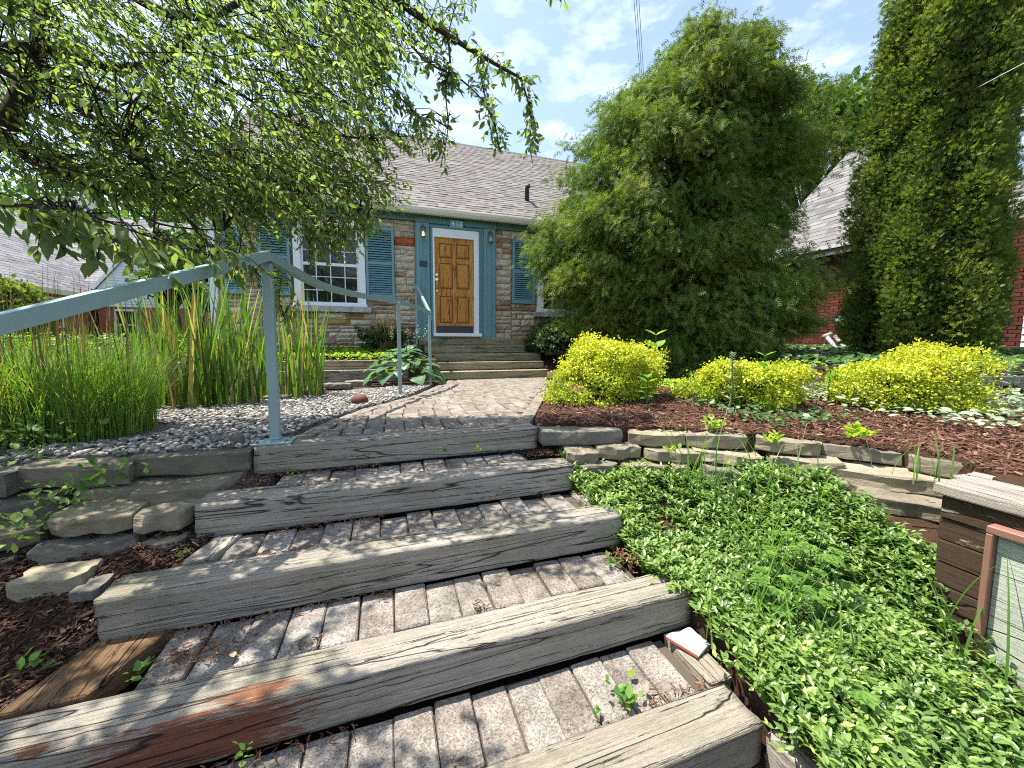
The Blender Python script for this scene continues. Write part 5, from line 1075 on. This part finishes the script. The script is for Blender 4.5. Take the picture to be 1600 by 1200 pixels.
def conifer(name, base, label, cat, surf, ncl, per, size, crad, mat, group=None, seed=0):
    """surf(theta, t) -> radius, z; many small tufts of upright sprays over a lumpy surface"""
    g = np.random.default_rng(seed); r_ = empty(name,base,label,cat,group); th = g.uniform(0,6.283,ncl); t = g.random(ncl); base = np.array(base)
    rad,z = surf(th,t); f = 1-.22*g.random(ncl)**1.6; cs = crad*g.uniform(.55,1.35,ncl)
    C = np.stack([rad*f*np.cos(th),rad*f*np.sin(th),z],-1)
    out = np.stack([np.cos(th),np.sin(th),0*th],-1); n = ncl*per; o2 = np.repeat(out,per,0)
    d = unit(g.normal(size=(n,3))+o2*.9+np.array((0,0,.5))); d2 = d*np.array((1,1,1.35))
    P = np.repeat(C,per,0)+d2*(np.repeat(cs,per)*g.random(n)**.45)[:,None]
    X = unit(d*.8+np.array((0,0,.55))+g.normal(size=(n,3))*.35); N = unit(np.cross(X,g.normal(size=(n,3))))
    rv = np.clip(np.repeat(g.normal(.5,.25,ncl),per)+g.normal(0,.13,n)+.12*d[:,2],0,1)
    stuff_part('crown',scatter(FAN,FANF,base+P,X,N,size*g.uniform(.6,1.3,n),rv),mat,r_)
    st_ = MB(); st_.tube([base-np.array((0,0,.1)),base+np.array((0,0,3)),base+np.array((0,0,7))],[.16,.12,.03],8); st_.obj('trunk',M['cedar_bark'],r_,True)
    n2 = ncl*3; th = g.uniform(0,6.283,n2); t = g.random(n2); rad,z = surf(th,t); rad = rad*.74; P = base+np.stack([rad*np.cos(th),rad*np.sin(th),z],-1)
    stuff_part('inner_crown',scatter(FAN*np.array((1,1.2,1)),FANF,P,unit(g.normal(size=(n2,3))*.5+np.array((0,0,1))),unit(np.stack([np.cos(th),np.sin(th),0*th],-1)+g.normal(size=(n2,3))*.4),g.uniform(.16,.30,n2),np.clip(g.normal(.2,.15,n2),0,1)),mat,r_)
    return r_
    return r_
def col_surf(Hh,R0,seed):
    nz = Noise(1.,10,seed)
    def f(th,t):
        z = .05+t*Hh; p = np.stack([np.cos(th)*3.2,np.sin(th)*3.2,z*.55],-1); p2 = np.stack([np.cos(th)*6,np.sin(th)*6,z*3.2],-1)
        prof = np.interp(t,[0,.04,.12,.5,.8,.93,1],[.95,1.12,1.12,1.0,.78,.45,.08]); return R0*prof*(.78+.34*np.abs(np.cos(2.5*th+1.1+.25*np.sin(z*.9))))*(1+.13*nz(p)+.12*nz(p2)), z+.10*nz(p2)
    return f
cb = at(1428,556,5.9)
conifer('columnar_arborvitae',(cb[0],cb[1],-.30),'tall dense columnar arborvitae at right, reaching beyond the top','conifer',col_surf(7.6,.61,5),2300,46,.060,.155,'arb','columnar arborvitaes',5)
cb2 = at(1490,556,6.7)
conifer('columnar_arborvitae',(cb2[0],cb2[1],-.30),'darker columnar arborvitae behind the tall one, at its right','conifer',col_surf(7.9,.33,6),650,46,.066,.16,'arb','columnar arborvitaes',6)
def cedar_tree():
    base = at(1075,560,7.0); base[2] = -.6; r_ = empty('cedar_tree',base,'broad drooping evergreen covering the right half of the stone house','conifer')
    nz = Noise(1.,12,8); g = np.random.default_rng(9); P_=[];X_=[];N_=[];rv_=[]
    # outline by height: (z above ground, left extent, right extent) in metres across the view
    zt = np.array([.0,.4,.95,2.1,3.3,3.9,4.45,4.95,5.5,5.9]); lt = np.array([1.0,1.45,1.85,2.0,2.1,2.2,2.1,1.15,.45,.0]); rtt = np.array([1.2,1.45,1.6,1.75,1.9,1.85,1.8,1.7,1.4,.7]); cxs = np.array([0,0,0,0,0,.05,.15,.3,.45,.5])
    nb = 900; side = np.array([_rt.x,_rt.y,0]); fwd = np.array([-_rt.y,_rt.x,0])
    st_ = MB()
    st_.tube([base,base+np.array((.05,.05,1.5)),base+side*.25+np.array((0,0,3.2)),base+side*.5+np.array((0,0,5.3))],[.16,.12,.07,.02],10)
    st_.tube([base,base-side*.5+np.array((0,0,1.0)),base-side*1.3+np.array((0,0,2.6))],[.10,.07,.02],8); st_.tube([base,base+side*.7+np.array((0,0,1.1)),base+side*1.5+np.array((0,0,3.0))],[.10,.07,.02],8)
    st_.tube([base+np.array((0,0,.6)),base-side*1.0+np.array((0,-.2,.8)),base-side*1.9+np.array((0,-.2,1.0))],[.05,.035,.015],7)
    for i in range(nb):
        z = 5.8*g.random()**1.1; th = g.uniform(0,6.283); l_ = np.interp(z,zt,lt); q_ = np.interp(z,zt,rtt); cx = np.interp(z,zt,cxs); w = (l_ if math.cos(th) < 0 else q_); dpt = .6*(l_+q_)/2
        ext = 1+.33*float(nz((math.cos(th)*2.4,math.sin(th)*2.4,z*1.6))); ctr = base+side*(cx*.3)+np.array((0,0,max(z-.5,0)*.9)); rr = 1-.55*g.random()**1.7
        tip = base+side*(math.cos(th)*w*ext*rr)+fwd*(math.sin(th)*dpt*ext*rr)+np.array((0,0,z+.15*g.normal()))
        if i % 4 == 0: st_.tube([ctr,(ctr+tip)/2+np.array((0,0,.12)),tip],[.018,.012,.005],5)
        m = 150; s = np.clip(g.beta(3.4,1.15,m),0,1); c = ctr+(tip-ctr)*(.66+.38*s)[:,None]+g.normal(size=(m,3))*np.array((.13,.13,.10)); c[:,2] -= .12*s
        c[:,2] = np.maximum(c[:,2],base[2]+.05)
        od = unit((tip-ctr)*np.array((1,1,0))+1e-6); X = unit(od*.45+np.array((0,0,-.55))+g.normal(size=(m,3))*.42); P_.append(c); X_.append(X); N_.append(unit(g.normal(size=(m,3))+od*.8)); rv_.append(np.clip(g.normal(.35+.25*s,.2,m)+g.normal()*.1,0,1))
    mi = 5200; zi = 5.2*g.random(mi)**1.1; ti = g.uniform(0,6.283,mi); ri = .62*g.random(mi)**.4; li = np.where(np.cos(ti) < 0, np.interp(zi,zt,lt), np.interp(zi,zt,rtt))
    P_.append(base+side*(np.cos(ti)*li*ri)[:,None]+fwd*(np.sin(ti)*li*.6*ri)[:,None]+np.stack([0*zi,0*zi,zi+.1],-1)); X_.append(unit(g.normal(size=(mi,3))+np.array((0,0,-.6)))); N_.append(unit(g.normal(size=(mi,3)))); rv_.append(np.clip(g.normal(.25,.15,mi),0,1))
    P_=np.concatenate(P_);X_=np.concatenate(X_);N_=np.concatenate(N_);rv_=np.concatenate(rv_)
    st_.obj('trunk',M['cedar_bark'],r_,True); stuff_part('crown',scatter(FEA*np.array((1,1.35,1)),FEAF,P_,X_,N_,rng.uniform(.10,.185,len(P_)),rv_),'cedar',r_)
cedar_tree()
def broad_tree(name, base, hgt, crad, n, leaf, label, seed, mat='decid', group='background trees', trunk_r=.16, squash=1.0):
    g = np.random.default_rng(seed); base = np.array(base,float); r_ = empty(name,base,label,'tree',group); st_ = MB(); C = []
    top = base+np.array((0,0,hgt)); st_.tube([base,base+np.array((.1,0,hgt*.4)),base+np.array((0,.1,hgt*.7))],[trunk_r,trunk_r*.75,trunk_r*.4],8)
    nl = 46
    for k in range(nl):
        d = unit(g.normal(size=3)); d[2] = abs(d[2])*.9-.35; c = base+np.array((0,0,hgt-crad*squash))+d*np.array((crad,crad,crad*squash))*g.uniform(.55,1); st_.tube([base+np.array((0,0,hgt*.45)),(c+base+np.array((0,0,hgt*.55)))/2,c],[trunk_r*.3,trunk_r*.2,.02],5); C.append((c,crad*g.uniform(.2,.36)))
    per = n//nl; P = np.concatenate([c+unit(g.normal(size=(per,3)))*(rr*(g.random((per,1))**.4))*np.array((1,1,.75)) for c,rr in C])
    st_.obj('trunk',M['bark'],r_,True); stuff_part('crown',scatter(RLEAF,RLEAF_F,P,unit(g.normal(size=P.shape)+np.array((0,0,-.3))),unit(g.normal(size=P.shape)*.8+np.array((0,0,1))),leaf*g.uniform(.6,1.3,len(P))),mat,r_)
def tree_at(u,vtop,d,wpx,n,leaf,label,seed,zb=-.8,mat='decid',sq=1.):
    p = at(u,vtop,d); cr = wpx*d/FPX/2; broad_tree('broadleaf_tree',(p[0],p[1],zb),p[2]-zb,cr,n,leaf,label,seed,mat,squash=sq)
tree_at(1275,85,17,210,9000,.26,'pale green broadleaf tree behind the cedar and red brick house',61,sq=1.3)
tree_at(60,215,30,330,7000,.42,'large tree behind the roof of the brick house at far left',62,sq=1.1)
tree_at(300,200,27,300,8000,.38,'tall tree between the brick house and the stone cottage',63,sq=1.2)
tree_at(-140,190,26,330,5000,.42,'tree beyond the left edge behind the brick house',64,sq=1.1)
tree_at(300,330,13.5,150,5200,.16,'dense green shrub tree left of the stone cottage corner',65,sq=1.0)
tree_at(262,395,11.5,90,2600,.12,'low bush before the white gable of the brick house',66,sq=1.0)

# ------------------------------------------------------------------ the foreground tree
def fore_tree():
    g = np.random.default_rng(12)
    tb = np.array((-2.75,1.75,-.75)); r_ = empty('foreground_tree',tb,'crab apple tree overhanging the stair from the left with drooping leafy branches','tree')
    def dk(d): return 1.0+(d-1.0)*.62 if d > 1 else d
    L3 = []          # limbs: world polylines with radii
    def limb(pts, r0, r1): L3.append((smooth_path([at(p[0],p[1],dk(p[2])) for p in pts],5), r0*.8, r1*.8))
    limb([(-330,420,2.9),(-160,330,2.8),(-40,240,2.7),(8,195,2.7),(36,142,2.75),(62,60,2.9),(60,-60,3.1)],.085,.04)
    limb([(-90,120,2.5),(-20,82,2.6),(60,74,2.8),(160,104,3.0),(250,96,3.1),(310,48,3.2),(345,42,3.3),(420,70,3.5),(480,75,3.7),(600,80,4.0)],.042,.010)
    limb([(120,-60,2.8),(240,12,2.9),(290,24,2.9),(330,24,3.0),(372,4,3.1),(440,-40,3.2)],.032,.02)
    limb([(520,-90,3.3),(620,0,3.4),(700,55,3.5),(760,92,3.6),(832,132,3.8)],.034,.010)
    limb([(570,-40,3.4),(581,40,3.4),(600,100,3.5),(604,130,3.5),(640,168,3.6),(662,195,3.7)],.015,.005)
    limb([(590,0,3.5),(660,90,3.7),(722,126,3.8),(760,165,3.9),(775,200,3.9)],.012,.004)
    limb([(700,56,3.5),(703,100,3.5),(696,140,3.5),(700,200,3.5),(688,262,3.5)],.010,.003)
    limb([(745,86,3.6),(760,160,3.65),(775,205,3.7),(782,240,3.7)],.008,.003)
    limb([(815,124,3.8),(830,180,3.8),(828,220,3.8),(832,256,3.8)],.007,.003)
    limb([(-40,90,2.2),(165,195,2.3),(225,256,2.4),(332,388,2.8),(362,402,2.9)],.020,.008)
    limb([(60,100,2.8),(300,200,3.1),(400,270,3.3),(500,300,3.6),(592,330,3.9)],.018,.004)
    limb([(-60,320,1.5),(30,322,1.55),(110,328,1.6),(150,340,1.7),(240,372,2.0),(330,400,2.3)],.009,.004)
    limb([(320,110,3.2),(450,190,3.5),(560,215,3.8),(650,212,4.1)],.012,.004)
    limb([(330,385,2.8),(400,425,2.9),(428,470,3.0),(450,505,3.0)],.008,.003)
    limb([(350,42,3.3),(420,180,3.5),(500,330,3.7),(520,390,3.8)],.012,.004)
    limb([(40,250,2.3),(160,300,2.4),(250,350,2.6),(350,360,2.9)],.012,.004)
    limb([(-330,420,2.9),(-500,200,2.6),(-600,0,2.4),(-650,-300,2.6)],.08,.03); limb([(-40,240,2.7),(-180,60,2.3),(-250,-200,2.3),(-100,-500,2.6)],.05,.02)
    st_ = MB(); st_.tube([tb-np.array((0,0,.3)),tb+np.array((.05,.05,.5)),at(-330,420,dk(2.9))],[.13,.11,.08],12)
    for P,r0,r1 in L3: st_.tube(P,list(np.linspace(r0,r1,len(P))),7)
    st_.obj('trunk',M['bark'],r_,True)
    LP = np.array([p for P,_,_ in L3 for p in P[::1]])
    tw_p = []
    def poly_in(poly,u,v):
        c = False; n = len(poly)
        for i in range(n):
            (x1,y1),(x2,y2) = poly[i],poly[(i+1)%n]
            if (y1 > v) != (y2 > v) and u < (x2-x1)*(v-y1)/(y2-y1)+x1: c = not c
        return c
    def fill(poly,n,d0,d1,ln=(.16,.34),dirb=(.68,.05,-.5),lf=(.028,.047)):
        us = [p[0] for p in poly]; vs_ = [p[1] for p in poly]; k = 0
        while k < n:
            u,v = g.uniform(min(us),max(us)),g.uniform(min(vs_),max(vs_))
            if poly_in(poly,u,v):
                a = at(u,v,dk(g.uniform(d0,d1))); tw_p.append((a,unit(np.array(dirb)+g.normal(size=3)*.36),g.uniform(*ln),lf)); k += 1
    fill([(-40,-60),(600,-60),(590,60),(540,150),(520,220),(480,290),(380,290),(200,255),(60,225),(-40,235)],1120,2.0,3.9)
    fill([(180,230),(420,230),(560,240),(592,285),(560,325),(500,315),(430,340),(330,345),(230,300)],300,2.6,4.0)
    fill([(-30,300),(60,310),(150,325),(260,360),(250,385),(140,350),(-30,330)],26,1.35,1.75,(.10,.2),(.3,.1,-.8),(.05,.075))
    fill([(190,345),(330,370),(400,385),(330,405),(250,385)],24,1.8,2.5,(.10,.2),(.4,.1,-.7),(.045,.065))
    fill([(380,380),(440,400),(470,470),(440,500),(400,440)],14,2.8,3.1,(.08,.2),(.2,0,-1.),(.035,.05))
    fill([(450,310),(600,320),(560,370),(535,385),(480,385)],70,3.5,3.9,(.1,.2),(.2,0,-1.),(.035,.05))
    fill([(0,215),(180,240),(300,300),(200,300),(0,270)],120,2.0,3.0)
    fill([(430,-60),(620,-60),(600,60),(570,180),(590,300),(500,290),(450,200)],230,3.0,3.9,(.14,.28))
    fill([(560,-40),(700,-40),(690,60),(640,110),(600,190),(540,200)],120,3.3,3.9,(.10,.24))
    fill([(560,180),(660,190),(700,215),(640,235),(600,225),(575,260)],60,3.6,4.1,(.1,.22))
    for pl_,nn in (([(700,60),(832,132)],34),([(703,100),(696,140),(700,200),(688,245)],24),([(745,90),(760,160),(775,205),(780,228)],26),([(820,130),(830,180),(828,230)],30),([(660,90),(722,126),(768,185)],26),([(620,0),(700,55)],16),([(600,100),(640,168),(660,190)],20)):
        for k in range(nn):
            s = g.random()*(len(pl_)-1); i = int(s); f = s-i; u = pl_[i][0]*(1-f)+pl_[i+1][0]*f; v = pl_[i][1]*(1-f)+pl_[i+1][1]*f
            tw_p.append((at(u+g.normal()*5,v+g.normal()*5,dk(3.5+.3*(u-690)/140)+g.normal()*.06),unit(np.array((.1,.0,-.5))+g.normal(size=3)*.6),g.uniform(.05,.12),(.04,.065)))
    fill([(690,-60),(760,-60),(720,30),(700,20)],16,3.4,3.7,(.06,.14)); fill([(838,-30),(880,-30),(880,-8),(842,-10)],6,2.6,2.8,(.04,.09),(.1,0,-1),(.05,.065))
    k = 0  # unseen extra twigs, added to shade the stones and mulch left of the stair
    while k < 330:
        p = np.array((-2.35,2.0,1.7))+unit(g.normal(size=3))*np.array((.95,.95,.6))*g.random()**.33
        uu,vv,dd = project(p[None])
        if np.linalg.norm(p) < 1.2 or (dd[0] > .2 and -60 < uu[0] < 1700 and vv[0] > -60 and vv[0] < 1300): continue
        tw_p.append((p,unit(np.array((.2,0,-.7))+g.normal(size=3)*.5),g.uniform(.2,.4),(.045,.07))); k += 1
    # rest of the crown, outside the photograph, up and to the left
    k = 0
    while k < 380:
        p = np.array((-2.3,1.2,2.1))+unit(g.normal(size=3))*np.array((1.6,1.7,1.2))*g.random()**.33
        uu,vv,dd = project(p[None])
        if np.linalg.norm(p) < 1.3 or (dd[0] > .2 and -60 < uu[0] < 1700 and vv[0] > -60 and vv[0] < 1300): continue
        tw_p.append((p,unit(np.array((.2,0,-.7))+g.normal(size=3)*.5),g.uniform(.2,.4),(.045,.075))); k += 1
    P=[];X=[];N=[];S=[]; tws = MB()
    for (a,d,L,lf) in tw_p:
        q = LP[np.argmin(((LP-a)**2).sum(1))]; b = a+d*L; mid = (a+b)/2+np.array((0,0,.02))
        if np.linalg.norm(q-a) < .30: tws.tube([q,q*.45+a*.55+np.array((0,0,.03)),a,mid,b],[.0034,.003,.0025,.002,.0012],3,False)
        else: tws.tube([a-d*.1,mid,b],[.0024,.002,.0012],3,False)
        m = max(3,int(L/.018)); t = (np.arange(m)+g.random(m)*.6)/m; base = a+(b-a)*t[:,None]; az = g.uniform(0,6.28,m); side_ = unit(np.cross(np.tile(d,(m,1)),g.normal(size=(m,3))))
        P.append(base); X.append(unit(side_*.75+d*.55+np.array((0,0,-.42))+g.normal(size=(m,3))*.2)); N.append(unit(np.array((-.1,-.1,.75))+g.normal(size=(m,3))*.55)); S.append(g.uniform(lf[0],lf[1],m))
    P=np.concatenate(P);X=np.concatenate(X);N=np.concatenate(N);S=np.concatenate(S)
    tag(tws.obj('twigs',M['twig'],r_),kind='stuff')
    u,v,d = project(P); app = np.where((d > .3) & (u > 0) & (u < 1600) & (v > 0) & (v < 1200), S/np.maximum(d,.3), 0); order = np.argsort(-app); big = order[:300]; small = order[300:]
    T = LEAF*np.array((1,.92,1)); tm = []
    for k in range(3):
        me = np_mesh('leaf',T*np.array((1,1+.12*(k-1),1+.8*k)),LEAF_F3,None,True); me.materials.append(M['leaf_one']); tm.append(me)
    for k,i in enumerate(big):
        x = Vector(X[i]).normalized(); y = Vector(N[i]).cross(x).normalized(); z = x.cross(y); o = bpy.data.objects.new('leaf',tm[k%3]); COL.objects.link(o); o.parent = r_; s = S[i]; q = P[i]-tb
        o.matrix_local = Matrix(((x.x*s,y.x*s,z.x*s,q[0]),(x.y*s,y.y*s,z.y*s,q[1]),(x.z*s,y.z*s,z.z*s,q[2]),(0,0,0,1)))
    stuff_part('crown',scatter(T,LEAF_F3,P[small],X[small],N[small],S[small]),'leaf',r_)
    print('fore tree leaves', len(P))
fore_tree()

# ------------------------------------------------------------------ wires
for k,(ua,ub) in enumerate(((989,1003),(993,1005.5),(997,1008))):
    a,b = at(ua,-20,9.),at(ub,150,14.5); o = MB().tube(smooth_path([a,(a+b)/2-np.array((0,0,.04)),b],8),.008,5).obj('power_line',M['wire']); tag(o,('leftmost','middle','rightmost')[k]+' of three grey overhead wires running down behind the cedar','wire','overhead wires above the cedar')
a,b = at(1640,78,4.),at(1340,225,9.); tag(MB().tube(smooth_path([a,(a+b)/2-np.array((0,0,.06)),b],8),.006,5).obj('power_line',M['wire_pale']),'single pale wire crossing in front of the tall columnar arborvitae','wire')
